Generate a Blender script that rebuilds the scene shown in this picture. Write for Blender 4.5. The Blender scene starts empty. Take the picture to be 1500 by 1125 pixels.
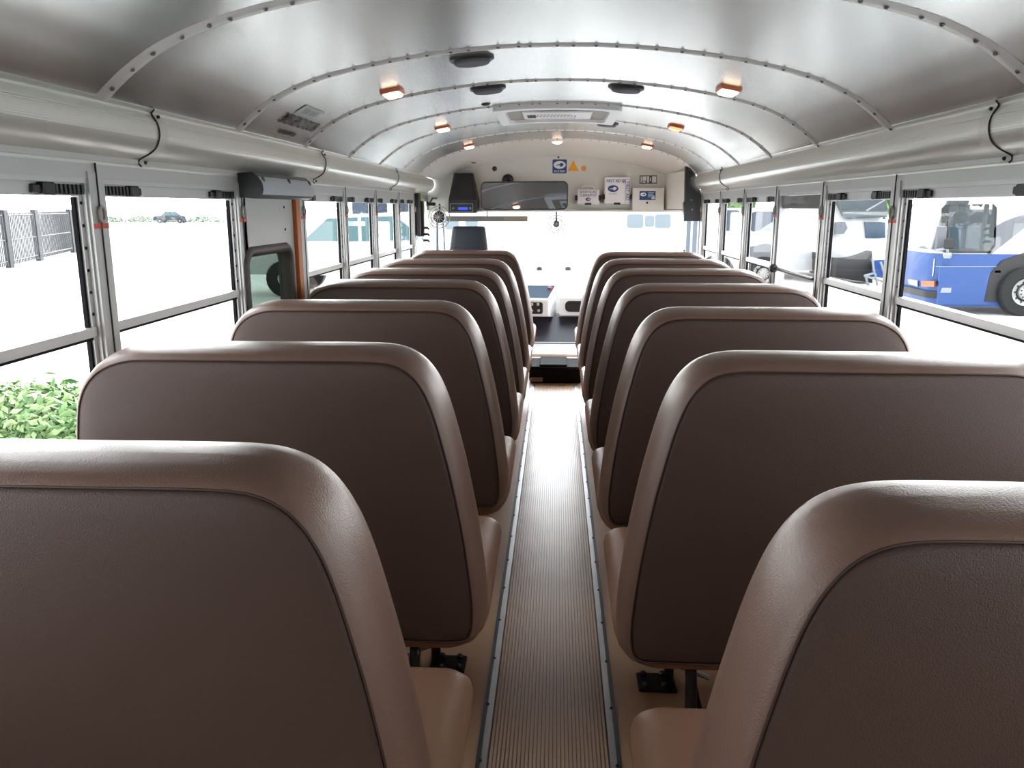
import bpy, bmesh, math, random
from mathutils import Vector, Matrix
random.seed(7)
S = bpy.context.scene
COL = S.collection
R = math.radians

# ------------------------------------------------------------------ camera
FPX, VX, VY = 1180.0, 816.0, 303.5
TH = math.atan((562.5 - VY) / FPX)
PSI = math.atan((VX - 750) / FPX * math.cos(TH))
CAM = Vector((0.005, 0.0, 1.36))
_F = Vector((-math.sin(PSI) * math.cos(TH), math.cos(PSI) * math.cos(TH), -math.sin(TH)))
_R = Vector((math.cos(PSI), math.sin(PSI), 0))
_U = _R.cross(_F)
def ray(x, y): return _F + _R * ((x - 750) / FPX) + _U * ((562.5 - y) / FPX)
def ay(x, y, D): d = ray(x, y); return CAM + d * ((D - CAM.y) / d.y)
def ax(x, y, X): d = ray(x, y); return CAM + d * ((X - CAM.x) / d.x)
def az(x, y, Z): d = ray(x, y); return CAM + d * ((Z - CAM.z) / d.z)
cd = bpy.data.cameras.new('camera'); cam = bpy.data.objects.new('camera', cd); COL.objects.link(cam)
cam.location = CAM; cam.rotation_euler = (R(90) - TH, 0, PSI)
cd.sensor_width = 36; cd.lens = FPX / 1500 * 36; cd.clip_start = .02; cd.clip_end = 1500
S.camera = cam

# ------------------------------------------------------------------ materials
def s2l(c):
    return tuple((v / 12.92 if v <= .04045 else ((v + .055) / 1.055) ** 2.4) for v in c)
def rgb(r, g, b): return s2l((r / 255, g / 255, b / 255))
MATS = {}
def mat(name, col, rough=.5, metal=0, bump=None, vary=None, emit=None, spec=None, coat=0, aniso=0):
    m = bpy.data.materials.new(name); m.use_nodes = True
    nt = m.node_tree; b = nt.nodes['Principled BSDF']
    b.inputs['Base Color'].default_value = (*col, 1)
    b.inputs['Roughness'].default_value = rough
    b.inputs['Metallic'].default_value = metal
    if spec is not None: b.inputs['Specular IOR Level'].default_value = spec
    if coat: b.inputs['Coat Weight'].default_value = coat; b.inputs['Coat Roughness'].default_value = .15
    tc = nt.nodes.new('ShaderNodeTexCoord')
    if vary:
        sc, amt = vary
        n = nt.nodes.new('ShaderNodeTexNoise'); n.inputs['Scale'].default_value = sc; n.inputs['Detail'].default_value = 4
        nt.links.new(tc.outputs['Object'], n.inputs['Vector'])
        rp = nt.nodes.new('ShaderNodeValToRGB')
        rp.color_ramp.elements[0].position = .3; rp.color_ramp.elements[1].position = .7
        rp.color_ramp.elements[0].color = (*[c * (1 - amt) for c in col], 1)
        rp.color_ramp.elements[1].color = (*[min(1, c * (1 + amt)) for c in col], 1)
        nt.links.new(n.outputs['Fac'], rp.inputs['Fac']); nt.links.new(rp.outputs['Color'], b.inputs['Base Color'])
    if bump:
        sc, st = bump
        n = nt.nodes.new('ShaderNodeTexNoise'); n.inputs['Scale'].default_value = sc; n.inputs['Detail'].default_value = 3
        nt.links.new(tc.outputs['Object'], n.inputs['Vector'])
        bp = nt.nodes.new('ShaderNodeBump'); bp.inputs['Strength'].default_value = st; bp.inputs['Distance'].default_value = .002
        nt.links.new(n.outputs['Fac'], bp.inputs['Height']); nt.links.new(bp.outputs['Normal'], b.inputs['Normal'])
    if emit:
        b.inputs['Emission Color'].default_value = (*emit[0], 1); b.inputs['Emission Strength'].default_value = emit[1]
    MATS[name] = m
    return m
def glass(name, tint=(1, 1, 1), rough=0.0, refl=1.0):
    m = bpy.data.materials.new(name); m.use_nodes = True; nt = m.node_tree; nt.nodes.clear()
    out = nt.nodes.new('ShaderNodeOutputMaterial'); mx = nt.nodes.new('ShaderNodeMixShader')
    tr = nt.nodes.new('ShaderNodeBsdfTransparent'); tr.inputs['Color'].default_value = (*tint, 1)
    gl = nt.nodes.new('ShaderNodeBsdfGlossy'); gl.inputs['Roughness'].default_value = rough
    lw = nt.nodes.new('ShaderNodeLayerWeight'); lw.inputs['Blend'].default_value = .5
    pw_ = nt.nodes.new('ShaderNodeMath'); pw_.operation = 'POWER'; pw_.inputs[1].default_value = 5
    mu = nt.nodes.new('ShaderNodeMath'); mu.operation = 'MULTIPLY_ADD'; mu.inputs[1].default_value = .45 * refl; mu.inputs[2].default_value = .02 * refl
    nt.links.new(lw.outputs['Facing'], pw_.inputs[0]); nt.links.new(pw_.outputs[0], mu.inputs[0]); nt.links.new(mu.outputs[0], mx.inputs['Fac'])
    nt.links.new(tr.outputs[0], mx.inputs[1]); nt.links.new(gl.outputs[0], mx.inputs[2]); nt.links.new(mx.outputs[0], out.inputs['Surface'])
    MATS[name] = m; return m

mat('vinyl', rgb(116, 90, 78), .36, bump=(420, .35), vary=(3, .06), spec=.55)
mat('vinyl_shaded', rgb(76, 58, 51), .45, bump=(520, .45), vary=(2, .05), spec=.35)  # darker copy of the seat vinyl, shade on the rear panels put into the colour
mat('vinyl_seat', rgb(154, 114, 92), .42, bump=(420, .35), vary=(3, .06))
mat('stitch', rgb(62, 42, 36), .6)
mat('black_steel', rgb(18, 18, 20), .3)
mat('steel', rgb(150, 145, 140), .35, 1)
mat('bolt', rgb(60, 60, 62), .35, .8)
mat('floor_rubber', rgb(206, 164, 130), .30, vary=(5, .06), bump=(60, .1))
mat('runner_rubber', rgb(208, 172, 142), .33, vary=(6, .08), spec=.32)
mat('runner_groove', rgb(150, 118, 94), .4)
mat('alu', rgb(190, 190, 190), .32, 1, vary=(8, .05))
mat('alu_dark', rgb(120, 128, 138), .35, 1)
mat('alu_frame', rgb(205, 205, 205), .42, .55, vary=(6, .04))
mat('pillar_paint', rgb(196, 198, 196), .4, .35)
mat('ceiling_metal', rgb(208, 210, 208), .25, .85, vary=(14, .02), bump=(900, .05))
mat('rib_metal', rgb(226, 226, 224), .42, .45)
mat('rivet', rgb(120, 120, 118), .4, .8)
mat('cove_metal', rgb(222, 222, 214), .3, .45)
mat('cove_joint', rgb(214, 212, 204), .4, .2)
mat('white_paint', rgb(225, 224, 218), .42)
mat('panel_paint', rgb(206, 208, 204), .4)
mat('cap_paint', rgb(228, 228, 224), .4, .25)
mat('dark_seam', rgb(45, 42, 40), .7)
mat('gasket', rgb(20, 20, 24), .8, spec=.15)
mat('gasket_brown', rgb(62, 54, 52), .5)
mat('black_plastic', rgb(26, 26, 28), .45)
mat('grey_vinyl', rgb(188, 194, 202), .5, bump=(300, .4))
mat('black_vinyl', rgb(20, 21, 24), .45, bump=(300, .4))
mat('red_tape', rgb(222, 96, 84), .5)
mat('ring_grey', rgb(176, 172, 164), .4)
mat('orange_strip', rgb(196, 104, 36), .5)
mat('blue_ink', rgb(32, 62, 128), .5)
mat('sticker_blue', rgb(28, 72, 132), .45)
mat('sticker_white', rgb(240, 240, 240), .5)
mat('grey_ink', rgb(70, 70, 70), .7)
mat('faint_ink', rgb(206, 212, 214), .5)
mat('faint_text', rgb(166, 172, 174), .5)
mat('orange_ink', rgb(240, 166, 40), .5)
mat('orange_dot', rgb(244, 160, 78), .5)
mat('white_plastic', rgb(238, 238, 240), .35)
mat('mirror', (.42, .47, .52), .02, 1)
mat('driver_vinyl', rgb(38, 48, 60), .45, bump=(200, .3))
mat('dash_black', rgb(44, 42, 50), .3)
mat('console_top', rgb(40, 54, 68), .9, spec=.1)
mat('rubber_mat', rgb(30, 30, 32), .9, spec=.1)
mat('display', rgb(40, 60, 190), .3, emit=(rgb(60, 80, 230), .8))
mat('red_plastic', rgb(190, 40, 60), .4)
mat('lime', rgb(214, 226, 70), .5)
mat('smoke_visor', rgb(120, 118, 116), .5)
mat('lamp_lens', rgb(240, 150, 110), .35, emit=(rgb(255, 170, 120), 1.3))
mat('lamp_glow', rgb(255, 230, 205), .4, emit=(rgb(255, 214, 180), 5))
mat('lamp_rim', rgb(222, 120, 84), .45)
mat('speaker_mesh', rgb(92, 90, 100), .7, bump=(900, .5))
mat('taupe', rgb(148, 138, 126), .5)
# outdoors
mat('concrete', (.62, .61, .6), .9, vary=(.3, .05))
mat('bus_white', (.5, .5, .5), .35)
mat('bus_blue', rgb(26, 64, 124), .35)
mat('bus_glass', rgb(24, 40, 46), .12, vary=(.9, .5))
mat('bus_glass_blue', rgb(34, 52, 72), .15, vary=(1.2, .4))
mat('bus_black', rgb(16, 16, 18), .5)
mat('bus_swoosh', rgb(92, 94, 100), .5)
mat('tyre', rgb(20, 21, 21), .85)
mat('hub', rgb(150, 150, 148), .35, .4)
mat('amber', rgb(150, 74, 20), .4)
mat('lens_clear', rgb(130, 136, 140), .2)
mat('washed_glass', (.13, .17, .19), .3)  # far coach windows, washed-out brightness painted into the colour
mat('seat_teal', rgb(18, 42, 54), .7)
mat('iron', rgb(14, 16, 24), .6)
mat('car_white', (.42, .43, .43), .4)
mat('car_glass', (.05, .12, .13), .3)
mat('car_navy', rgb(22, 32, 52), .4)
mat('bark', rgb(60, 48, 38), .9)
mat('sedge', rgb(70, 84, 44), .9)
def leafmat(name, a, b):
    m = mat(name, a, .55)
    nt = m.node_tree; oi = nt.nodes.new('ShaderNodeNewGeometry'); rp = nt.nodes.new('ShaderNodeValToRGB')
    rp.color_ramp.elements[0].color = (*a, 1); rp.color_ramp.elements[1].color = (*b, 1)
    nt.links.new(oi.outputs['Random Per Island'], rp.inputs['Fac']); nt.links.new(rp.outputs['Color'], nt.nodes['Principled BSDF'].inputs['Base Color'])
leafmat('leaf', (.03, .12, .02), (.32, .46, .18))
leafmat('leaf_far', (.03, .10, .02), (.12, .22, .06))
leafmat('leaf_pale', (.10, .15, .08), (.34, .40, .30))
glass('pane', (.96, .97, .97))
glass('pane_hazy', (.93, .95, .96), .05, 1.6)
glass('pane_tint', (.33, .38, .35), 0, .5)
glass('fan_clear', (.75, .78, .78), .2, 2.5)
glass('windscreen', (.97, .98, .99), 0, .6)

# ------------------------------------------------------------------ mesh builder
class MB:
    def __init__(s): s.v = []; s.f = []; s.m = []
    def add(s, vs, fs, mi=0):
        n = len(s.v); s.v += [tuple(v) for v in vs]
        for f in fs: s.f.append([i + n for i in f]); s.m.append(mi)
        return s
    def box(s, x0, x1, y0, y1, z0, z1, mi=0, M=None, bev=0):
        if x0 > x1: x0, x1 = x1, x0
        if y0 > y1: y0, y1 = y1, y0
        if z0 > z1: z0, z1 = z1, z0
        if bev:
            b = min(bev, (x1 - x0) * .49, (y1 - y0) * .49, (z1 - z0) * .49)
            vs = []
            for (ix, X) in ((1, x0), (-1, x1)):
                for (iy, Y) in ((1, y0), (-1, y1)):
                    for (iz, Z) in ((1, z0), (-1, z1)):
                        vs += [(X, Y + iy * b, Z + iz * b), (X + ix * b, Y, Z + iz * b), (X + ix * b, Y + iy * b, Z)]
            bm = bmesh.new()
            for v in vs: bm.verts.new(v)
            r = bmesh.ops.convex_hull(bm, input=bm.verts)
            bm.verts.index_update(); bm.normal_update()
            vv = [v.co.copy() for v in bm.verts]; ff = [[v.index for v in f.verts] for f in bm.faces]; bm.free()
        else:
            vv = [Vector(p) for p in ((x0, y0, z0), (x1, y0, z0), (x1, y1, z0), (x0, y1, z0), (x0, y0, z1), (x1, y0, z1), (x1, y1, z1), (x0, y1, z1))]
            ff = [(3, 2, 1, 0), (4, 5, 6, 7), (0, 1, 5, 4), (1, 2, 6, 5), (2, 3, 7, 6), (3, 0, 4, 7)]
        if M: vv = [M @ Vector(v) for v in vv]
        return s.add(vv, ff, mi)
    def tube(s, pts, r, n=8, mi=0, closed=False, cap=True):
        pts = [Vector(p) for p in pts]; N = len(pts); rings = []
        up = None
        for i, p in enumerate(pts):
            a = pts[i - 1] if (i > 0 or closed) else p; b = pts[(i + 1) % N] if (i < N - 1 or closed) else p
            t = (b - a).normalized()
            if up is None:
                up = Vector((0, 0, 1)) if abs(t.z) < .9 else Vector((1, 0, 0))
            u = (up - t * up.dot(t)).normalized(); w = t.cross(u); up = u
            rr = r[i] if isinstance(r, (list, tuple)) else r
            rings.append([p + u * (math.cos(2 * math.pi * k / n) * rr) + w * (math.sin(2 * math.pi * k / n) * rr) for k in range(n)])
        vs = [v for g in rings for v in g]; fs = []
        for i in range(N if closed else N - 1):
            j = (i + 1) % N
            for k in range(n):
                l = (k + 1) % n
                fs.append((i * n + k, i * n + l, j * n + l, j * n + k))
        if cap and not closed:
            fs.append(list(range(n))[::-1]); fs.append([(N - 1) * n + k for k in range(n)])
        return s.add(vs, fs, mi)
    def loft(s, loops, mi=0, closed=True, cap0=False, cap1=False):
        n = len(loops[0]); vs = [v for l in loops for v in l]; fs = []
        for i in range(len(loops) - 1):
            for k in range(n if closed else n - 1):
                l = (k + 1) % n
                fs.append((i * n + k, i * n + l, (i + 1) * n + l, (i + 1) * n + k))
        if cap0: fs.append(list(range(n))[::-1])
        if cap1: fs.append([(len(loops) - 1) * n + k for k in range(n)])
        return s.add(vs, fs, mi)
    def prism(s, poly, d0, d1, axis='y', mi=0):
        def P(a, b, d): return (a, d, b) if axis == 'y' else ((d, a, b) if axis == 'x' else (a, b, d))
        return s.loft([[P(a, b, d0) for a, b in poly], [P(a, b, d1) for a, b in poly]], mi, True, True, True)
    def ring(s, outer, inner, d0, d1, axis='y', mi=0):
        """frame between two outlines with the same number of points"""
        def P(a, b, d): return (a, d, b) if axis == 'y' else ((d, a, b) if axis == 'x' else (a, b, d))
        L = [[P(a, b, d) for a, b in o] for o, d in ((outer, d0), (outer, d1), (inner, d1), (inner, d0), (outer, d0))]
        return s.loft(L, mi)
    def lathe(s, prof, n=24, mi=0, M=None):
        loops = [[Vector((r * math.cos(2 * math.pi * k / n), r * math.sin(2 * math.pi * k / n), z)) for k in range(n)] for r, z in prof]
        if M: loops = [[M @ v for v in l] for l in loops]
        return s.loft(loops, mi, True, True, True)
    def build(s, name, mats, parent=None, smooth=35, label=None):
        me = bpy.data.meshes.new(name); me.from_pydata(s.v, [], s.f)
        if not isinstance(mats, (list, tuple)): mats = [mats]
        for m in mats: me.materials.append(MATS[m])
        for p, i in zip(me.polygons, s.m): p.material_index = i
        bm = bmesh.new(); bm.from_mesh(me); bmesh.ops.recalc_face_normals(bm, faces=bm.faces); bm.to_mesh(me); bm.free()
        if smooth:
            me.polygons.foreach_set('use_smooth', [True] * len(me.polygons))
            me.set_sharp_from_angle(angle=R(smooth))
        me.update()
        o = bpy.data.objects.new(name, me); COL.objects.link(o)
        if parent is not None:
            o.parent = parent
            o.matrix_parent_inverse = parent_world(parent).inverted()
        if label: o['label'] = label
        return o
def parent_world(p):
    m = p.matrix_basis.copy()
    if p.parent is not None: m = parent_world(p.parent) @ p.matrix_parent_inverse @ m
    return m
def tag(o, label, cat, group=None, kind=None):
    o['label'] = label; o['category'] = cat
    if group: o['group'] = group
    if kind: o['kind'] = kind
    return o
def empty(name, loc, label, cat, group=None, kind=None):
    o = bpy.data.objects.new(name, None); COL.objects.link(o); o.location = loc; o.empty_display_size = .1
    return tag(o, label, cat, group, kind)
def copy_tree(o, parent=None):
    c = o.copy(); COL.objects.link(c)
    if parent is not None: c.parent = parent; c.matrix_parent_inverse = o.matrix_parent_inverse.copy()
    for ch in [x for x in ALLCH(o)]: copy_tree(ch, c)
    return c
def ALLCH(o): return [x for x in bpy.data.objects if x.parent == o]
def rrect(w, h, r, n=6, cx=0, cz=0):
    pts = []
    for (sx, sz, a0) in ((1, 1, 0), (-1, 1, 90), (-1, -1, 180), (1, -1, 270)):
        for k in range(n + 1):
            a = R(a0 + 90 * k / n)
            pts.append((cx + sx * (w / 2 - r) + r * math.cos(a), cz + sz * (h / 2 - r) + r * math.sin(a)))
    return pts
def ell(a, b, n=32, cx=0, cz=0): return [(cx + a * math.cos(2 * math.pi * k / n), cz + b * math.sin(2 * math.pi * k / n)) for k in range(n)]
def crom(pts, sub=4, closed=True):
    n = len(pts); out = []
    for i in range(n if closed else n - 1):
        p = [Vector(pts[(i + k) % n] if closed else pts[max(0, min(n - 1, i + k))]) for k in (-1, 0, 1, 2)]
        for k in range(sub):
            t = k / sub
            out.append(.5 * ((2 * p[1]) + (p[2] - p[0]) * t + (2 * p[0] - 5 * p[1] + 4 * p[2] - p[3]) * t * t + (3 * p[1] - p[0] - 3 * p[2] + p[3]) * t ** 3))
    if not closed: out.append(Vector(pts[-1]))
    return out
def offset(poly, d):
    """poly counter-clockwise or clockwise in 2-D; positive d = outward"""
    n = len(poly); A = sum(poly[i][0] * poly[(i + 1) % n][1] - poly[(i + 1) % n][0] * poly[i][1] for i in range(n))
    sg = 1 if A > 0 else -1; out = []
    for i in range(n):
        a = Vector(poly[i - 1]); b = Vector(poly[(i + 1) % n]); t = (b - a).normalized()
        out.append((poly[i][0] + t.y * d * sg, poly[i][1] - t.x * d * sg))
    return out
def inset(poly, d):
    xs = [p[0] for p in poly]; zs = [p[1] for p in poly]; cx, cz_ = (min(xs) + max(xs)) / 2, (min(zs) + max(zs)) / 2
    kx = 1 - 2 * d / (max(xs) - min(xs)); kz = 1 - 2 * d / (max(zs) - min(zs))
    return [(cx + (a - cx) * kx, cz_ + (b - cz_) * kz) for a, b in poly]
def text(name, body, size, M, m, parent, extrude=.0006, sx=1.0, align='CENTER', bold=.004):
    cu = bpy.data.curves.new('t', 'FONT'); cu.body = body; cu.size = size; cu.extrude = extrude; cu.align_x = align; cu.align_y = 'CENTER'
    cu.resolution_u = 2; cu.offset = size * bold
    o = bpy.data.objects.new('t', cu); COL.objects.link(o)
    dg = bpy.context.evaluated_depsgraph_get(); dg.update()
    me = bpy.data.meshes.new_from_object(o.evaluated_get(dg)); bpy.data.objects.remove(o); bpy.data.curves.remove(cu)
    me.transform(M @ Matrix.Diagonal((sx, 1, 1, 1))); me.materials.clear(); me.materials.append(MATS[m])
    r = bpy.data.objects.new(name, me); COL.objects.link(r)
    if parent is not None: r.parent = parent; r.matrix_parent_inverse = parent_world(parent).inverted()
    return r
FACE_REAR = Matrix.Rotation(R(90), 4, 'X')     # a drawing in x-z that is read looking towards +y
def face_at(x, y, z): return Matrix.Translation((x, y, z)) @ FACE_REAR

# ------------------------------------------------------------------ seats
APEX_Z = 1.052
OUT = [(.24, .347), (.203, .352), (.186, .375), (.181, .42), (.184, .48), (.20, .61), (.222, .735), (.241, .82), (.259, .89), (.276, .94), (.296, .977),
       (.32, 1.003), (.35, 1.019), (.39, 1.026), (.46, 1.0275), (.58, 1.027), (.75, 1.027), (.90, 1.0265), (.955, 1.024), (1.0, 1.012), (1.035, .992), (1.062, .962), (1.079, .925), (1.088, .88),
       (1.096, .80), (1.102, .6), (1.104, .46), (1.1, .40), (1.08, .36), (1.04, .347), (.9, .345), (.7, .345), (.5, .345), (.36, .346)]
OUT = [(p.x, p.y) for p in crom(OUT, 4)]
def make_seat(sgn, D):
    g = 'brown seats on the door side' if sgn < 0 else 'brown seats on the other side'
    x0 = sgn * .62
    root = empty('bus_seat', (x0, D, 0), 'seat', 'bus seat')
    def LP(poly, y): return [(sgn * a, D + y, b) for a, b in poly]
    b = MB()
    rows = [(-.004, -.083), (0, -.0855), (.005, -.082), (.012, -.070), (.0185, -.048), (.0235, -.02), (.0255, .008), (.023, .034), (.014, .056), (-.004, .071), (-.04, .079), (-.1, .082)]
    b.loft([LP(offset(OUT, o) if o > -.015 else inset(OUT, -o), y) for o, y in rows], 0, True, False, True)
    b.build('backrest', 'vinyl', root, 60)
    p = MB()
    p.loft([LP(offset(OUT, o) if o > -.015 else inset(OUT, -o), y) for o, y in ((-.003, -.080), (-.004, -.086), (-.012, -.0895), (-.04, -.092), (-.09, -.0935))], 0, True, True, True)
    p.build('back_panel', 'vinyl_shaded', root, 60)
    t = MB(); t.tube(LP(offset(OUT, -.0015), -.0862), .0017, 5, 0, True); t.build('piping', 'stitch', root, 60)
    c = MB()
    def cs(i, z, dz=0):
        # plan outline of the cushion, narrower at the back
        y0, y1 = -.02, .49
        pts = []
        X0, X1, Y0, Y1 = .15 + i, 1.10 - i, y0 + i * .3, y1 - i
        r = .05
        for (cx, cy, a0) in ((X1 - r, Y1 - r, 0), (X0 + r, Y1 - r, 90), (X0 + r, Y0 + r, 180), (X1 - r, Y0 + r, 270)):
            for k in range(7):
                a = R(a0 + 15 * k); xx = cx + r * math.cos(a); yy = cy + r * math.sin(a)
                pts.append((sgn * xx, D + yy, z + (yy - .25) * .05))
        return pts
    c.loft([cs(i, z) for i, z in ((.09, .292), (.06, .296), (.035, .31), (.015, .34), (.003, .375), (0, .40), (.004, .422), (.014, .434), (.03, .4415), (.06, .4455), (.14, .448))], 0, True, True, True)
    c.build('cushion', 'vinyl_seat', root, 50)
    fr = MB()
    for yy in (.10, .40): fr.tube([(sgn * .26, D + yy, .285), (sgn * 1.10, D + yy, .285)], .013, 8)
    fr.tube([(sgn * 1.09, D + .0, .285), (sgn * 1.09, D + .44, .285)], .013, 8)
    fr.build('seat_frame', 'black_steel', root)
    lg = MB()
    hoop = [(.02, .012), (.022, .16), (.03, .235), (.05, .265), (.09, .275), (.30, .275), (.345, .265), (.365, .235), (.372, .16), (.374, .012)]
    lg.tube([(sgn * .345, D + y, z) for y, z in hoop], .0145, 10)
    lg.tube([(sgn * .40, D + .33, .285), (sgn * .40, D + .335, .10), (sgn * .40, D + .31, .06), (sgn * .40, D + .25, .04), (sgn * .40, D + .05, .035)], .0125, 10)
    leg = lg.build('leg', 'black_steel', root)
    for yy in (.02, .374):
        f = MB(); f.box(sgn * .255, sgn * .365, D + yy - .045, D + yy + .045, 0.0005, .012, 0, bev=.004)
        for bx, by in ((.275, -.028), (.275, .028), (.33, -.03), (.33, .03)):
            f.lathe([(.011, 0), (.011, .008), (.007, .012), (0.001, .013)], 8, 1, Matrix.Translation((sgn * bx, D + yy + by, .012)))
        f.build('foot_plate', ['black_steel', 'bolt'], leg)
    br = MB(); br.tube([(sgn * .285, D + .38, .105), (sgn * .345, D + .372, .075), (sgn * .46, D + .37, .03)], .008, 8)
    br.build('brace', 'steel', leg)
    return root
RD = [.881, 1.753, 2.562, 3.38, 4.21, 5.017, 5.827]
LD = [.99, 1.816, 2.70, 3.50, 4.17, 4.95, 5.98]
ORD = ['nearest', 'second', 'third', 'fourth', 'fifth', 'sixth']
for sgn, Ds, side in ((1, RD, 'right'), (-1, LD, 'left')):
    proto = make_seat(sgn, Ds[0])
    for i, D in enumerate(Ds):
        o = proto if i == 0 else copy_tree(proto)
        o.location = (sgn * .62, D, 0)
        if i == 0: lb = 'nearest brown vinyl bench seat on the %s, cut off by the picture edge' % side
        elif i == 6: lb = 'farthest brown vinyl bench seat on the %s, frontmost by the %s' % (side, 'windshield' if side == 'right' else "driver's seat")
        else: lb = '%s brown vinyl bench seat counted from the camera on the %s of the aisle' % (ORD[i], side)
        tag(o, lb, 'bus seat', 'brown bench seats along the %s of the aisle' % side)

# ------------------------------------------------------------------ floor
f = MB(); f.box(-1.16, 1.16, -1.3, 8.3, -.05, 0); tag(f.build('floor', 'floor_rubber', None, 0), 'tan brown rubber floor covering under the seats', 'floor', None, 'structure')
r = MB(); n = 30; w = .151; x = -w; pr = []
step = 2 * w / n
for i in range(n):
    x = -w + i * step
    for dx, z in ((0, .0015), (.14, .0015), (.22, .0062), (.78, .0062), (.86, .0015)): pr.append((x + dx * step, z))
pr.append((w, .0015))
lo = [[(a, y, b) for a, b in pr] for y in (-1.2, 6.18)]
vs = lo[0] + lo[1]; N = len(pr)
for k in range(N - 1):
    mi = 1 if (pr[k][1] < .003 and pr[k + 1][1] < .003) else 0
    r.add([lo[0][k], lo[0][k + 1], lo[1][k + 1], lo[1][k]], [(0, 1, 2, 3)], mi)
tag(r.build('aisle_runner', ['runner_rubber', 'runner_groove'], None, 0), 'ribbed tan rubber runner mat along the aisle', 'floor runner')
for i, sg in enumerate((-1, 1)):
    t = MB(); c = sg * .167
    t.prism([(c - .016, .0005), (c - .013, .006), (c + .013, .006), (c + .016, .0005)], -1.2, 6.18, 'y', 0)
    t.prism([(c + sg * .004, .006), (c + sg * .004, .0075), (c + sg * .015, .0065), (c + sg * .015, .0055)], -1.2, 6.18, 'y', 1)
    for k in range(25):
        t.lathe([(.005, 0), (.004, .002), (.001, .003)], 8, 2, Matrix.Translation((c + sg * .004, .35 + k * .235, .0072)))
    tag(t.build('trim_%d' % (i + 1), ['alu', 'alu_dark', 'dark_seam'], None, 30), 'aluminium edge strip screwed along the %s of the aisle runner' % ('left' if sg < 0 else 'right'), 'floor trim', None, 'structure')

# ------------------------------------------------------------------ walls and windows
FX = 1.13                       # inner face of the pillars
HZ = 1.466                      # lower lip of the duct
TOPZ, SILL = 1.4285, .77
RP = [-.90, -.15, .595, 1.05, 1.89, 2.816, 3.56, 4.303, 5.032, 5.755, 6.465]
LP_ = [-.90, -.15, .35, 1.06, 1.982, 2.908, 3.623, 4.372, 5.118, 5.871, 6.512]
REAR_BLOCK_Y = {1: -.11, -1: -.11}  # front end of the solid infill behind the camera
def wall(name, sg, gaps):
    m = MB(); a, b = sg * FX, sg * 1.185
    ys = [-1.25] + [v for g in gaps for v in g] + [8.2]
    for i in range(0, len(ys), 2): m.box(a, b, ys[i], ys[i + 1], 0, SILL - .01)
    m.box(a, b, -1.25, 7.2, TOPZ, HZ + .03)
    m.box(a, b, -1.25, REAR_BLOCK_Y[sg], SILL - .01, TOPZ)  # window band behind the camera filled in, added to block rear light
    return m.build(name, 'pillar_paint', None, 0)
tag(wall('wall_left', -1, [(2.945, 3.585)]), 'grey metal side wall of the bus on the left', 'wall', None, 'structure')
tag(wall('wall_right', 1, [(6.62, 7.15)]), 'grey metal side wall of the bus on the right', 'wall', None, 'structure')
tn = 3
def pillar(sg, y, detail=True, wd=.034, near=''):
    global tn
    m = MB()
    m.box(sg * FX, sg * 1.170, y - wd, y + wd, SILL - .02, TOPZ + .012)
    m.box(sg * (FX - .004), sg * FX, y - wd, y + wd, SILL - .02, TOPZ + .016)      # cover plate
    o = m.build('trim_%d' % tn, 'pillar_paint', None, 0); tn += 1
    if detail:
        s = MB(); s.box(sg * (FX - .0065), sg * (FX - .003), y - .0018, y + .0018, SILL - .02, HZ); s.build('seam_cord', 'dark_seam', o)
        g = MB(); pts = [(sg * (FX - .010), y + .011 * math.cos(a * math.pi / 8), 1.343 + .018 * math.sin(a * math.pi / 8)) for a in range(16)]
        g.tube(pts, .0045, 6, 0, True); g.build('grommet_ring', 'ring_grey', o)
        t = MB(); t.box(sg * (FX - .0055), sg * (FX - .0035), y - wd * .98, y + wd * .98, 1.308, 1.321); t.build('red_tape', 'red_tape', o)
    return tag(o, near, 'window pillar', None, 'structure')
CNT = ['first', 'second', 'third', 'fourth', 'fifth', 'sixth', 'seventh', 'eighth']
for sg, P, side, first in ((1, RP, 'right', 4), (-1, LP_, 'left', 4)):
    for i, y in enumerate(P):
        if i < 3: continue
        k = i - first
        pillar(sg, y, k >= 0, near=('%s grey window pillar from the camera along the %s wall, ring and red tape on it' % (CNT[k], side)) if k >= 0 else 'grey window pillar on the %s wall beside the camera' % side)
wn = 1
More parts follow.
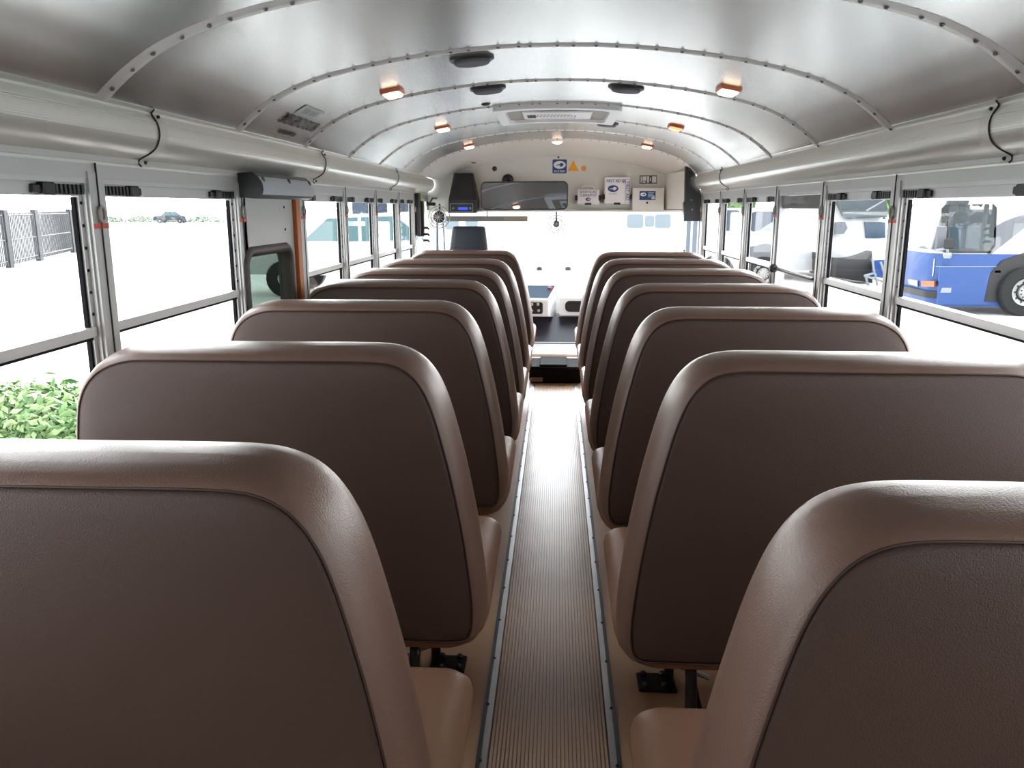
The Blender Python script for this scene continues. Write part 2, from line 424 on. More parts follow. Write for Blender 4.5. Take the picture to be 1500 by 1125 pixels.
def window(sg, y0, y1, label, detail=True):
    global wn
    a, b = y0 + .034, y1 - .034
    root = empty('window_%d' % wn, (sg * 1.155, (a + b) / 2, SILL), label, 'window', None, 'structure'); wn += 1
    m = MB()
    m.box(sg * 1.132, sg * 1.19, a, b, TOPZ - .012, TOPZ + .004, 0)                    # head
    m.box(sg * 1.132, sg * 1.19, a, b, SILL - .015, SILL + .012, 0)                   # sill
    for (yy, d) in ((a, 1), (b, -1)):
        m.box(sg * 1.134, sg * 1.168, yy, yy + d * .007, SILL, TOPZ - .012, 0)
        m.box(sg * 1.144, sg * 1.163, yy + d * .007, yy + d * .021, SILL, TOPZ - .012, 0)
        m.box(sg * 1.150, sg * 1.160, yy + d * .021, yy + d * .029, SILL, TOPZ - .045, 1)
        k = 0
        while 1.10 + k * .054 < TOPZ - .05:
            z = 1.10 + k * .054; k += 1
            m.lathe([(.0042, 0), (.0042, .0015), (.001, .0015)], 6, 1, Matrix.Translation((sg * 1.1435, yy + d * .014, z)) @ Matrix.Rotation(R(90), 4, 'Y'))
    fr = m.build('window_frame', ['alu_frame', 'gasket'], root, 0)
    u = MB()                                                                           # upper sash
    u.box(sg * 1.145, sg * 1.168, a + .0, b - .0, TOPZ - .042, TOPZ - .010, 0)
    u.box(sg * 1.141, sg * 1.168, a + .009, b - .009, 1.044, 1.068, 0)
    u.box(sg * 1.146, sg * 1.168, a + .009, b - .009, 1.036, 1.044, 1)
    us = u.build('upper_sash', ['alu_frame', 'gasket'], root, 0)
    g = MB(); g.box(sg * 1.159, sg * 1.162, a + .024, b - .024, 1.06, TOPZ - .04); g.build('upper_pane', 'pane', root, 0)
    g = MB(); g.box(sg * 1.168, sg * 1.171, a + .024, b - .024, SILL + .01, 1.05); g.build('lower_pane', 'pane', root, 0)
    if detail:
        for yy, d in ((a + .010, 1), (b - .010, -1)):
            l = MB()
            l.box(sg * 1.138, sg * 1.150, yy, yy + d * .125, TOPZ - .036, TOPZ - .018, 0)
            for k in range(7): l.box(sg * 1.132, sg * 1.150, yy + d * (.004 + k * .017), yy + d * (.013 + k * .017), TOPZ - .039, TOPZ - .016, 0)
            l.box(sg * 1.127, sg * 1.150, yy + d * .122, yy + d * .165, TOPZ - .042, TOPZ - .013, 0, bev=.003)
            l.box(sg * 1.134, sg * 1.150, yy + d * .165, yy + d * .19, TOPZ - .038, TOPZ - .018, 0, bev=.003)
            l.build('latch', 'black_plastic', us, 0)
    return root
def exit_window(sg, y0, y1, label):
    global wn
    a, b = y0 + .034, y1 - .034
    root = empty('window_%d' % wn, (sg * 1.155, (a + b) / 2, SILL), label, 'window', None, 'structure'); wn += 1
    m = MB()
    m.box(sg * 1.132, sg * 1.19, a, b, TOPZ - .012, TOPZ + .004, 0); m.box(sg * 1.132, sg * 1.19, a, b, SILL - .015, SILL + .012, 0)
    for (yy, d) in ((a, 1), (b, -1)): m.box(sg * 1.134, sg * 1.18, yy, yy + d * .016, SILL, TOPZ - .012, 0)
    m.build('window_frame', 'alu_frame', root, 0)
    s = MB(); s.box(sg * 1.150, sg * 1.168, a + .016, b - .016, TOPZ - .075, TOPZ - .014, 0); s.build('valance', 'smoke_visor', root, 0)
    g = MB(); g.box(sg * 1.140, sg * 1.1425, a + .014, b - .014, SILL + .01, TOPZ - .012); g.build('pane', 'pane_hazy', root, 0)
    h = MB(); h.tube([(sg * 1.130, a + .02, 1.052), (sg * 1.130, b - .02, 1.052)], .008, 8)
    hb = h.build('release_bar', 'black_plastic', root)
    k = MB(); k.lathe([(.012, -.02), (.02, -.012), (.022, 0), (.02, .012), (.01, .02)], 12, 0, Matrix.Translation((sg * 1.122, b - .02, 1.052)) @ Matrix.Rotation(R(90), 4, 'Y')); k.build('knob', 'black_plastic', hb)
    return root
rl = ['first', 'second', 'third', '', 'fifth', 'sixth', 'seventh']
for i in range(3, 10):
    y0, y1 = RP[i], RP[i + 1]
    if i == 6: exit_window(1, y0, y1, 'push-out exit window on the right with dark release bar and knob'); continue
    window(1, y0, y1, '%s split sash window with black latches counted along the right wall' % rl[i - 3])
ll = ['first split sash window on the left wall, cut off by the picture edge', 'split sash window on the left between the first pillar and the emergency door', '', 'first split sash window beyond the emergency door on the left', 'second split sash window beyond the emergency door on the left', 'third split sash window beyond the emergency door on the left', 'fourth split sash window beyond the emergency door on the left']
for i in range(3, 10):
    if i == 5: continue
    window(-1, LP_[i], LP_[i + 1], ll[i - 3])
m = MB()
for sg in (1, -1): m.box(sg * FX, sg * 1.19, .55, .62, SILL - .02, TOPZ + .012)
# unseen back wall, its rear opening kept small to hold back light
for x0, x1, z0, z1 in ((-1.19, -.30, 0, 1.9), (.30, 1.19, 0, 1.9), (-.3, .3, 0, 1.1), (-.3, .3, 1.4, 1.95)): m.box(x0, x1, -1.3, -1.25, z0, z1)
tag(m.build('wall_back', 'pillar_paint', None, 0), 'unseen rear wall of the bus with a small light-limiting opening, behind the camera', 'wall', None, 'structure')

# ------------------------------------------------------------------ emergency door on the left
door = empty('door_1', (-FX, 3.23, 0), 'white emergency door with a round-cornered window in a dark rubber surround', 'door', None, 'structure')
wy0, wy1 = ax(357, 400, -FX).y, ax(428, 400, -FX).y
wz1 = ax(412, 357, -FX).z; wz0 = .62
pw = rrect(wy1 - wy0, wz1 - wz0, .075, 8, (wy0 + wy1) / 2, (wz0 + wz1) / 2)
inn = rrect(wy1 - wy0 - .075, wz1 - wz0 - .075, .055, 7, (wy0 + wy1) / 2, (wz0 + wz1) / 2)
def sqmap(poly, y0, y1, z0, z1):
    out = []
    for q, (sx_, sz_) in enumerate(((1, 1), (-1, 1), (-1, -1), (1, -1))):
        X = y1 if sx_ > 0 else y0; Z = z1 if sz_ > 0 else z0
        for k in range(9):
            a, b = poly[q * 9 + k]; d = k - 4 if q % 2 == 0 else 4 - k
            out.append((X, b) if d < 0 else ((X, Z) if d == 0 else (a, Z)))
    return out
dp = MB(); dp.ring(sqmap(pw, 2.942, 3.59, 0.01, TOPZ), pw, -FX + .004, -FX - .05, 'x')
for z in (1.36, 1.27, 1.19): dp.lathe([(.006, 0), (.005, .003), (.001, .004)], 8, 1, Matrix.Translation((-FX + .004, ax(414, 300, -FX).y, z)) @ Matrix.Rotation(R(90), 4, 'Y'))
dp.build('door_panel', ['panel_paint', 'bolt'], door, 0)
gk = MB()
L = []
for ins, d in ((-.004, .004), (.004, .014), (.018, .017), (.03, .012), (.037, -.01), (.037, -.045)): L.append([(-FX + d, a, b) for a, b in offset(pw, -ins)])
gk.loft(L); gk.build('window_gasket', 'gasket_brown', door, 60)
dg_ = MB(); dg_.prism(offset(pw, -.03), -FX - .035, -FX - .031, 'x'); dg_.build('pane', 'pane_tint', door, 0, label='grey-green tinted pane')
y = ax(432, 340, -FX).y
st = MB(); st.box(-FX + .004, -FX + .022, y - .030, y + .024, .05, TOPZ - .01, bev=.003)
tag(st.build('trim_%d' % tn, 'orange_strip', None, 0), 'orange-brown vertical strip on the front edge of the emergency door', 'door trim', None, 'structure'); tn += 1
# header pad over the door
P0 = ax(350, 290, -1.06); P1 = ax(454, 292, -1.06); ztop = ax(360, 252, -1.07).z
pad = empty('header_pad', (-1.09, (P0.y + P1.y) / 2, P0.z), 'black and grey padded header cushion above the emergency door', 'door pad')
yA, yB = ax(351, 285, -1.125).y, P1.y
sec = [(-1.128, ztop), (-1.075, ztop + .004), (-1.058, ztop - .01), (-1.043, P0.z + .055), (-1.040, P0.z + .03), (-1.05, P0.z + .006), (-1.07, P0.z), (-1.128, P0.z + .004)]
b = MB(); b.prism(sec, yA, yB, 'y'); b.build('pad_body', 'black_vinyl', pad, 40)
b = MB(); b.loft([[(x + .0025, yy, z) for x, z in [(-1.062, ztop - .010), (-1.0565, ztop - .013), (-1.0435, P0.z + .054), (-1.0405, P0.z + .03), (-1.0455, P0.z + .014)]] for yy in (yA + .004, yB - .004)], 0, False)
b.build('pad_face', 'grey_vinyl', pad, 40)
for k in (.06, .52, .95):
    b = MB(); yy = yA + (yB - yA) * k; b.lathe([(.013, -.003), (.012, .003), (.006, .005), (.001, .004)], 12, 0, Matrix.Translation((-1.050, yy, ztop - .022)) @ Matrix.Rotation(R(78), 4, 'Y')); b.build('button', 'black_plastic', pad)

# ------------------------------------------------------------------ ducts along both sides above the windows
COVE = [(1.128, HZ - .003), (1.1275, HZ + .004), (1.132, HZ + .008), (1.131, HZ + .018), (1.118, HZ + .026), (1.098, HZ + .036), (1.080, HZ + .051), (1.0705, HZ + .070), (1.067, HZ + .089),
        (1.0695, HZ + .108), (1.076, HZ + .123), (1.083, HZ + .134), (1.084, HZ + .141), (1.079, HZ + .146), (1.0755, HZ + .152), (1.076, HZ + .158), (1.081, HZ + .160)]
COVE = [(p.x, p.y) for p in crom(COVE, 4, False)]
def grooved(poly):
    out = []
    for (x, z) in poly: out.append((x, z))
    return out
for sg, side, clips in ((-1, 'left', [2.205, ax(463, 232, -1.11).y, ax(574, 252, -1.11).y]), (1, 'right', [2.134, ax(1064, 258, 1.11).y])):
    c = MB()
    y1 = 7.18 if sg < 0 else 6.50
    c.loft([[(sg * x, y, z) for x, z in COVE] for y in (-1.25, y1)], 0, False)
    for k in range(9):                                                            # fine ridges along the belly
        z = HZ + .073 + k * .0052; x = 1.0668 + .000035 * (z * 1000 - HZ * 1000 - 90) ** 2 * .16
        c.box(sg * (x - .0012), sg * (x + .004), -1.25, y1, z - .0012, z + .0012, 0)
    o = c.build('trim_%d' % tn, 'cove_metal', None, 50); tn += 1
    tag(o, 'rounded metal duct cover above the %s windows' % side, 'duct cover', None, 'structure')
    q = MB(); q.tube([(sg * 1.079, -1.25, HZ + .1605), (sg * 1.079, y1, HZ + .1605)], .0035, 6); q.build('top_seam', 'dark_seam', o)
    for yc in clips:
        jc = MB(); out = [(x - .003, z) for x, z in COVE if HZ - .001 < z < HZ + .148]
        jc.loft([[(sg * x, y, z) for x, z in out] for y in (yc + .002, yc + .05)], 0, False)
        j = jc.build('joint_cover', 'cove_joint', o, 50)
        sm = MB(); sm.tube([(sg * (x - .003), yc, z) for x, z in COVE if HZ - .001 < z < HZ + .152], .0022, 5); sm.build('joint_seam', 'dark_seam', j)
        sc = MB()
        for (xx, zz) in ((1.078, HZ + .132), (1.125, HZ + .013)): sc.lathe([(.005, -.004), (.0045, .001), (.001, .003)], 8, 0, Matrix.Translation((sg * (xx - .005), yc + .022, zz)) @ Matrix.Rotation(R(-90 * sg), 4, 'Y'))
        sc.build('screw', 'bolt', j)

# ------------------------------------------------------------------ ceiling
PROF = [(0, 1.877), (.16, 1.874), (.32, 1.862), (.45, 1.847), (.55, 1.832), (.70, 1.803), (.83, 1.767), (.93, 1.724), (1.0, 1.68), (1.045, 1.645), (1.082, 1.612)]
half = [(p.x, p.y) for p in crom(PROF, 5, False)]
prof = [(-x, z) for x, z in half[::-1]] + half[1:]
import bisect
def cz(x):
    x = abs(x)
    for i in range(len(half) - 1):
        if half[i][0] <= x <= half[i + 1][0]:
            t = (x - half[i][0]) / (half[i + 1][0] - half[i][0]); return half[i][1] * (1 - t) + half[i + 1][1] * t
    return half[-1][1]
def cnorm(x):
    d = (cz(abs(x) + .005) - cz(max(0, abs(x) - .005))) / .01 if abs(x) > .006 else 0
    v = Vector((-d if x > 0 else d, 0, 1)).normalized(); return -v      # pointing down into the cabin
ARCH = [(0, 1.787), (.25, 1.778), (.5, 1.748), (.7, 1.708), (.85, 1.664), (.955, 1.617), (1.0, 1.60)]
ah = [(p.x, p.y) for p in crom(ARCH, 5, False)]
def arcz(x):
    x = abs(x)
    for i in range(len(ah) - 1):
        if ah[i][0] <= x <= ah[i + 1][0]:
            t = (x - ah[i][0]) / (ah[i + 1][0] - ah[i][0]); return ah[i][1] * (1 - t) + ah[i + 1][1] * t
    return ah[-1][1]
c = MB(); c.loft([[(x, y, z) for x, z in prof] for y in (-1.3, 6.5)], 0, False)
ceil = tag(c.build('ceiling', 'ceiling_metal', None, 60), 'curved riveted metal ceiling of the bus', 'ceiling', None, 'structure')
cap = MB(); loops = []
for y in (6.5, 6.62, 6.75, 6.88, 7.0, 7.1, 7.2):
    t = (y - 6.5) / .7; t = t * t * (3 - 2 * t) * .5 + t * t * .5
    loops.append([(x, y, z * (1 - t) + arcz(x) * t) for x, z in prof])
cap.loft(loops, 0, False); cap.build('front_cap', 'cap_paint', ceil, 60)
for yr in (.5, 1.24, 1.96, 2.80, 3.54, 4.29, 5.03, 5.77, 6.49):
    b = MB()
    lp = []
    for dy, dz in ((-.029, 0), (-.027, .0015), (-.003, .0017), (.0, .0032), (.026, .0032), (.030, 0)):
        lp.append([(x + cnorm(x).x * dz, yr + dy, z + cnorm(x).z * dz) for x, z in prof])
    b.loft(lp, 0, False)
    s = 0; last = None; nxt = .03
    for i in range(1, len(prof)):
        s += math.hypot(prof[i][0] - prof[i - 1][0], prof[i][1] - prof[i - 1][1])
        while s > nxt:
            x = prof[i][0]; nn = cnorm(x)
            b.lathe([(.0062, .000), (.0055, .003), (.003, .0046), (.0006, .005)], 7, 1, Matrix.Translation((x + nn.x * .004, yr + (-.012 if yr != 1.96 else 0), cz(x) + nn.z * .004)) @ nn.to_track_quat('Z', 'Y').to_matrix().to_4x4())
            nxt += .068
    b.build('rib', ['rib_metal', 'rivet'], ceil, 40)
def on_ceiling(x, y, lift=0):
    nn = cnorm(x); z = cz(x)
    X = Vector((0, 1, 0)); Z = nn; Y = Z.cross(X)
    M = Matrix((X, Y, Z)).transposed().to_4x4(); M.translation = Vector((x, y, z)) + nn * lift
    return M
# speakers
for (x, y, rr, lb) in ((-.296, 2.955, .078, 'nearest of the round black speakers on the ceiling'), (-.299, 3.66, .078, 'round black ceiling speaker left of centre behind the nearest speaker'), (.295, 3.67, .078, 'round black ceiling speaker on the right before the roof hatch'), (.303, 5.17, .072, 'small far round black ceiling speaker just beyond the roof hatch corner')):
    M = on_ceiling(x, y); sp = empty('ceiling_speaker', M.translation, lb, 'speaker', 'round black speakers on the ceiling')
    k = rr / .078
    b = MB(); b.lathe([(.078 * k, 0), (.078 * k, .007), (.073 * k, .010), (.064 * k, .012), (.061 * k, .012)], 36, 0, M); b.build('rim', 'black_plastic', sp, 40)
    b = MB(); b.lathe([(.0635 * k, .006), (.063 * k, .017), (.058 * k, .021), (.05 * k, .022), (.001, .022)], 36, 0, M); b.build('speaker_grille', 'speaker_mesh', sp, 30)
# dome lamps
for (x, y, lb, on) in ((-.657, 3.36, 'orange-rimmed dome lamp on the left of the ceiling, nearest of its side', 1), (.667, 3.35, 'orange-rimmed dome lamp on the right of the ceiling, nearest of its side', 1), (-.661, 4.84, 'second dome lamp along the left of the ceiling', 1), (.673, 4.82, 'second dome lamp along the right of the ceiling, faint', 0),
                      (-.658, 6.24, 'farthest dome lamp on the left of the ceiling', 1), (.669, 6.27, 'farthest dome lamp on the right of the ceiling', 1)):
    M = on_ceiling(x, y); lm = empty('dome_lamp', M.translation, lb, 'ceiling lamp', 'dome lamps on the ceiling')
    b = MB(); o_ = rrect(.13, .085, .02, 5); i_ = rrect(.112, .067, .014, 5); b.loft([[M @ Vector((a, c_, d)) for a, c_ in q] for q, d in ((o_, 0), (o_, .010), (rrect(.122, .077, .018, 5), .013), (i_, .013), (i_, .004))]); b.build('rim', 'lamp_rim', lm, 40)
    b = MB(); b.loft([[M @ Vector((a, c_, d)) for a, c_ in q] for q, d in ((i_, .004), (i_, .016), (rrect(.10, .056, .012, 5), .022), (rrect(.05, .02, .006, 5), .024))], 0, True, True, True); b.build('lens', 'lamp_glow' if on else 'lamp_lens', lm, 40)
M = Matrix.Translation((0, 6.615, cz(0) - .002)) @ Matrix.Rotation(R(180), 4, 'X')
lm = empty('dome_lamp', M.translation, 'round white dome lamp on the centre line above the front wall', 'ceiling lamp', 'dome lamps on the ceiling')
b = MB(); b.lathe([(.05, 0), (.05, .008), (.045, .012), (.04, .012)], 24, 0, M); b.build('rim', 'white_plastic', lm, 40)
b = MB(); b.lathe([(.041, .006), (.038, .02), (.02, .028), (.001, .03)], 24, 0, M); b.build('lens', 'lamp_glow', lm, 40)
# roof hatch
ha = empty('roof_hatch', (0, 4.67, cz(0)), 'white framed roof hatch in the middle of the ceiling', 'roof hatch')
def hp(poly, dz): return [(a, 4.67 + b_, cz(a) - dz) for a, b_ in poly]
def sq(w, h, r):
    pts = []
    q = rrect(w, h, r, 4)
    out = []
    for i in range(len(q)):
        a = Vector(q[i]); b_ = Vector(q[(i + 1) % len(q)]); nseg = max(1, int((b_ - a).length / .05))
        for k in range(16 if (b_ - a).length > .1 else 1): out.append(tuple(a.lerp(b_, k / (16 if (b_ - a).length > .1 else 1))))
    return out
b = MB(); b.loft([hp(sq(.66, .74, .02), 0), hp(sq(.66, .74, .02), .022), hp(sq(.655, .735, .02), .026), hp(sq(.55, .60, .05), .026), hp(sq(.54, .59, .05), .010)]); b.build('hatch_frame', 'white_plastic', ha, 30)
b = MB(); b.loft([hp(sq(.54, .59, .05), .010), hp(sq(.40, .42, .04), .003), hp(sq(.39, .41, .04), .013), hp(sq(.36, .38, .03), .015)], 0, True, False, True); b.build('hatch_lid', 'taupe', ha, 30)
b = MB(); b.box(-.19, .19, 4.50, 4.84, cz(.1) - .024, cz(.1) - .012, 0, bev=.006)
lidp = b.build('lid_panel', 'white_plastic', ha, 30)
for k in range(2):
    b = MB()
    for q in range(12): b.box(-.145 + q * .019 + k * .03, -.136 + q * .019 + k * .03, 4.60 + k * .06, 4.615 + k * .06, cz(.1) - .0255, cz(.1) - .023)
    b.build('instruction_lettering', 'grey_ink', lidp, 0)
b = MB(); b.box(-.165, -.118, 4.70, 4.76, cz(.1) - .0255, cz(.1) - .023); b.box(-.165, -.118, 4.62, 4.68, cz(.1) - .0255, cz(.1) - .023); b.build('decal', 'grey_ink', lidp, 0)
b = MB(); b.tube([(-.12, 4.74, cz(.1) - .022), (-.12, 4.74, cz(.1) - .035), (.10, 4.74, cz(.1) - .035), (.10, 4.74, cz(.1) - .022)], .005, 6); b.build('handle', 'white_plastic', lidp)
b = MB(); b.lathe([(.024, 0), (.022, .006), (.012, .009), (.001, .01)], 16, 0, on_ceiling(-.352, 4.165)); tag(b.build('vent_plug', 'black_plastic', None), 'small black round plug in the ceiling left of the roof hatch', 'plug')
b = MB(); b.lathe([(.02, 0), (.018, .006), (.001, .008)], 16, 0, Matrix.Translation(ay(694, 238, 6.95)) @ Matrix.Rotation(R(180), 4, 'X')); tag(b.build('vent_plug', 'black_plastic', None), 'tiny dark plug in the front ceiling cap above the speaker box', 'plug')
# stencilled words on the ceiling above the emergency door
def ctext(name, body, size, x, y, m, parent, sx=1.0):
    nn = cnorm(x); X = Vector((0, 1, 0)); Y = (Vector((1, 0, 0)) - nn * nn.x).normalized(); Z = X.cross(Y)
    if Z.dot(nn) < 0: Z = nn
    Mx = Matrix((X, Y, Z)).transposed().to_4x4(); Mx.translation = Vector((x, y, cz(x))) + nn * .003
    return text(name, body, size, Mx, m, parent, .0003, sx, bold=.006)
t1 = ctext('ceiling_lettering', 'EMERGENCY DOOR', .072, -1.0, 3.235, 'grey_ink', None, .66)
tag(t1, 'grey stencilled words EMERGENCY DOOR on the ceiling above the left windows', 'lettering')
def strokes(name, x, y, widths, h, m_, parent, lift):
    nn = cnorm(x); X = Vector((0, 1, 0)); Y = (Vector((1, 0, 0)) - nn * nn.x).normalized()
    Mx = Matrix((X, Y, nn)).transposed().to_4x4(); Mx.translation = Vector((x, y, cz(x))) + nn * lift
    b = MB(); t = -sum(widths) / 2
    for k, w_ in enumerate(widths):
        if k % 2 == 0: b.box(t, t + w_, -h / 2, h / 2, 0, .0006, 0, Mx)
        t += w_
    return b.build(name, m_, parent, 0)
t2 = strokes('ceiling_lettering', -1.047, 3.215, [.012, .005, .007, .014, .008, .005, .012, .005, .006, .005, .010, .006, .012, .005, .008, .012, .010, .005, .007, .005, .012, .005, .009], .018, 'grey_ink', None, .003)
tag(t2, 'smaller blurred grey line of print beneath the EMERGENCY DOOR stencil on the ceiling', 'lettering')
x = -.945; nn = cnorm(x); X = Vector((0, 1, 0)); Y = (Vector((1, 0, 0)) - nn * nn.x).normalized()
Mx = Matrix((X, Y, nn)).transposed().to_4x4(); Mx.translation = Vector((x, 3.19, cz(x))) + nn * .0025
lab = MB(); lab.box(-.12, .12, -.026, .026, -.001, .0012, 0, Mx); lb = tag(lab.build('ceiling_label', 'faint_ink', None, 0), 'pale blue-grey label stuck on the ceiling above the EMERGENCY DOOR stencil', 'label')
strokes('label_print', -.945, 3.19, [.018, .008, .012, .008, .016, .02, .012, .008, .018, .008, .014, .008, .012], .028, 'faint_text', lb, .0039)

# ------------------------------------------------------------------ front end
WF = 7.2
m = MB()
top = [(x, z) for x, z in [(-v[0], v[1]) for v in ah[::-1]] + ah[1:]]
m.prism([(-1.15, 1.328), (-1.15, 1.60)] + [(x, z + .01) for x, z in top] + [(1.15, 1.60), (1.15, 1.318)], WF, WF + .04, 'y')
m.box(-1.15, 1.15, WF - .10, WF + .02, 1.322, 1.336)                         # ledge along the bottom
tag(m.build('wall_front', 'white_paint', None, 0), 'white front wall panel above the windshield, arched at the top', 'wall', None, 'structure')
# lower front wall, corner posts, windshield
m = MB(); m.box(-1.18, 1.18, 8.1, 8.2, 0, .74)
tag(m.build('wall_cowl', 'white_paint', None, 0), 'white cowl below the windshield behind the dashboard', 'wall', None, 'structure')
ws = empty('window_%d' % wn, (0, 7.7, .75), 'wide bright windshield across the front of the bus', 'windshield', None, 'structure'); wn += 1
g = MB(); g.add([(-1.1, 8.1, .74), (1.1, 8.1, .74), (1.1, 7.25, 1.33), (-1.1, 7.25, 1.33), (-1.1, 8.104, .74), (1.1, 8.104, .74), (1.1, 7.254, 1.33), (-1.1, 7.254, 1.33)], [(0, 1, 2, 3), (7, 6, 5, 4), (0, 4, 5, 1), (2, 6, 7, 3)]); g.build('pane', 'windscreen', ws, 0)
for sg in (-1, 1):
    g = MB(); g.tube([(sg * 1.13, 8.12, .72), (sg * 1.13, 7.24, 1.34)], .03, 8); g.build('post', 'white_paint', ws)
# driver's side window opening frame (left) and entry door (right)
dw = empty('window_%d' % wn, (-1.155, 6.85, SILL), "driver's side window at the front left corner", 'window', None, 'structure'); wn += 1
g = MB(); g.box(-1.132, -1.17, 6.546, 7.2, TOPZ - .02, TOPZ); g.box(-1.132, -1.17, 6.546, 7.2, SILL - .02, SILL + .012); g.box(-1.132, -1.17, 7.17, 7.2, SILL, TOPZ); g.box(-1.14, -1.165, 6.86, 6.885, SILL, TOPZ); g.build('window_frame', 'alu_frame', dw, 0)
g = MB(); g.box(-1.15, -1.153, 6.55, 7.18, SILL, TOPZ - .02); g.build('pane', 'pane', dw, 0)
ed = empty('door_2', (1.15, 6.9, 0), 'folding entry door at the front right with tall glass panes', 'door', None, 'structure')
g = MB()
for yy in (6.56, 6.84, 6.90, 7.16): g.box(1.125, 1.165, yy, yy + .035, 0, 1.36)
g.box(1.125, 1.165, 6.56, 7.195, 1.34, 1.40); g.box(1.125, 1.165, 6.56, 7.195, 0.0, .1)
g.build('door_frame', 'alu_dark', ed, 0)
for yy in (6.595, 6.935):
    g = MB(); g.box(1.143, 1.147, yy, yy + .245 if yy < 6.7 else yy + .225, .1, 1.34); g.build('pane', 'pane', ed, 0)
# box over the door + black end cover of the right duct
m = MB(); A = ay(979, 256, 7.0); B = ay(1004, 298, 6.72)
m.prism([(A.x + .0, 7.18), (B.x - .02, 6.66), (1.13, 6.66), (1.13, 7.18)], 1.345, 1.64, 'z')
tag(m.build('door_engine_box', 'white_paint', None, 0), 'white metal box over the entry door in the front right corner', 'cover box')
ec = empty('duct_end_cover', (1.08, 6.58, 1.3), 'black moulded cover closing the end of the right duct over the entry door', 'end cover')
pts = [ay(px, py, 6.56) for px, py in ((1004, 244), (1010, 247), (1018, 256), (1022, 270), (1026, 285), (1029, 290), (1029, 324), (1001, 324), (1001, 297), (1003, 295))]
m = MB(); m.prism([(p.x, p.z) for p in pts], 6.53, 6.60, 'y'); m.build('cover', 'black_plastic', ec, 30)
for px, py in ((1013, 261), (1013, 293), (1014, 307)):
    p = ay(px, py, 6.53); m = MB(); m.lathe([(.006, 0), (.005, .003), (.001, .004)], 8, 0, Matrix.Translation((p.x, 6.53, p.z)) @ Matrix.Rotation(R(90), 4, 'X')); m.build('screw', 'steel', ec)

def plate(px0, py0, px1, py1, D=WF):
    a = ay(px0, py0, D); b_ = ay(px1, py1, D); return a.x, b_.x, b_.z, a.z
# emblem sticker
def emblem(cx, y, cz_, w, parent, m_out='sticker_white', m_in='sticker_blue'):
    b = MB(); b.prism(ell(w, w * .62, 32, cx, cz_), y - .0012, y, 'y'); b.build('emblem', m_out, parent, 0)
    b = MB()
    bird = [(-.78, -.10), (-.40, .02), (0, .10), (.12, .28), (.42, .30), (.62, .16), (.80, .10), (.60, .02), (.50, -.18), (.25, -.30), (-.05, -.24), (.15, -.08), (-.2, -.1)]
    b.prism([(cx + a * w, cz_ + c_ * w) for a, c_ in bird], y - .0022, y - .0011, 'y'); b.build('bird_mark', m_in, parent, 0)
x0, x1, z0, z1 = plate(809.5, 233.5, 830, 254)
st = MB(); st.prism(rrect(x1 - x0, z1 - z0, .008, 4, (x0 + x1) / 2, (z0 + z1) / 2), WF - .002, WF, 'y')
so = tag(st.build('emblem_sticker', 'sticker_blue', None, 0), 'square blue sticker with white oval bird emblem on the front wall', 'sticker')
emblem((x0 + x1) / 2, WF - .002, z1 - .046, .052, so)
text('lettering', 'BLUE BIRD', .024, face_at((x0 + x1) / 2, WF - .0024, z0 + .017), 'sticker_white', so, .0004, .85)
p = [ay(a, b_, WF) for a, b_ in ((831.5, 250.5), (848, 250.5), (839.8, 234.5))]
st = MB(); st.prism([(q.x, q.z) for q in p], WF - .002, WF, 'y'); so = tag(st.build('warning_sticker', 'orange_ink', None, 0), 'orange triangular sticker on the front wall', 'sticker')
p = ay(855, 246.5, WF); st = MB(); st.prism(ell(.023, .023, 24, p.x, p.z), WF - .002, WF, 'y'); tag(st.build('round_sticker', 'orange_dot', None, 0), 'small round orange sticker on the front wall', 'sticker')
for px, py, rr, lb in ((724.5, 247, .021, 'round black hole plug on the front wall above the mirror'), (818, 230.5, .009, 'tiny black plug above the square emblem sticker')):
    p = ay(px, py, WF); b = MB(); b.lathe([(rr, 0), (rr * .95, .006), (.001, .008)], 20, 0, Matrix.Translation((p.x, WF, p.z)) @ Matrix.Rotation(R(90), 4, 'X')); tag(b.build('wall_plug', 'black_plastic', None), lb, 'plug')
# body fluid kit
x0, x1, z0, z1 = plate(845.5, 277, 877.5, 299.5, 7.13)
kt = empty('cleanup_kit', ((x0 + x1) / 2, 7.13, z0), 'white body fluid cleanup kit box with handle on the front wall', 'kit box')
b = MB(); b.box(x0, x1, 7.13, WF - .001, z0, z1, bev=.008); case = b.build('case', 'white_plastic', kt, 30)
b = MB(); xc = (x0 + x1) / 2; b.tube([(xc - .055, 7.16, z1 - .004), (xc - .05, 7.16, z1 + .02), (xc - .03, 7.16, z1 + .027), (xc + .03, 7.16, z1 + .027), (xc + .05, 7.16, z1 + .02), (xc + .055, 7.16, z1 - .004)], .006, 8); b.build('handle', 'white_plastic', kt)
text('lettering', 'BODY FLUID', .03, face_at(xc, 7.129, z1 - .026), 'blue_ink', kt, .0005, .85)
text('lettering', 'CLEANUP KIT', .03, face_at(xc, 7.129, z1 - .052), 'blue_ink', kt, .0005, .80)
emblem(xc, 7.129, z1 - .085, .022, kt, 'blue_ink', 'sticker_white')
def clips(x0, x1, z0, y, zs, parent):
    for xx in (x0 - .006, x1 + .006): b = MB(); b.box(xx - .011, xx + .011, y - .006, WF - .001, zs - .022, zs + .022, bev=.005); b.build('strap_clip', 'black_plastic', parent, 30)
    b = MB(); xc = (x0 + x1) / 2; b.box(xc - .028, xc + .028, y - .006, y + .03, z0 - .004, z0 + .014, bev=.004); b.build('strap_clip', 'black_plastic', parent, 30)
clips(x0, x1, z0, 7.13, z0 + .055, kt)
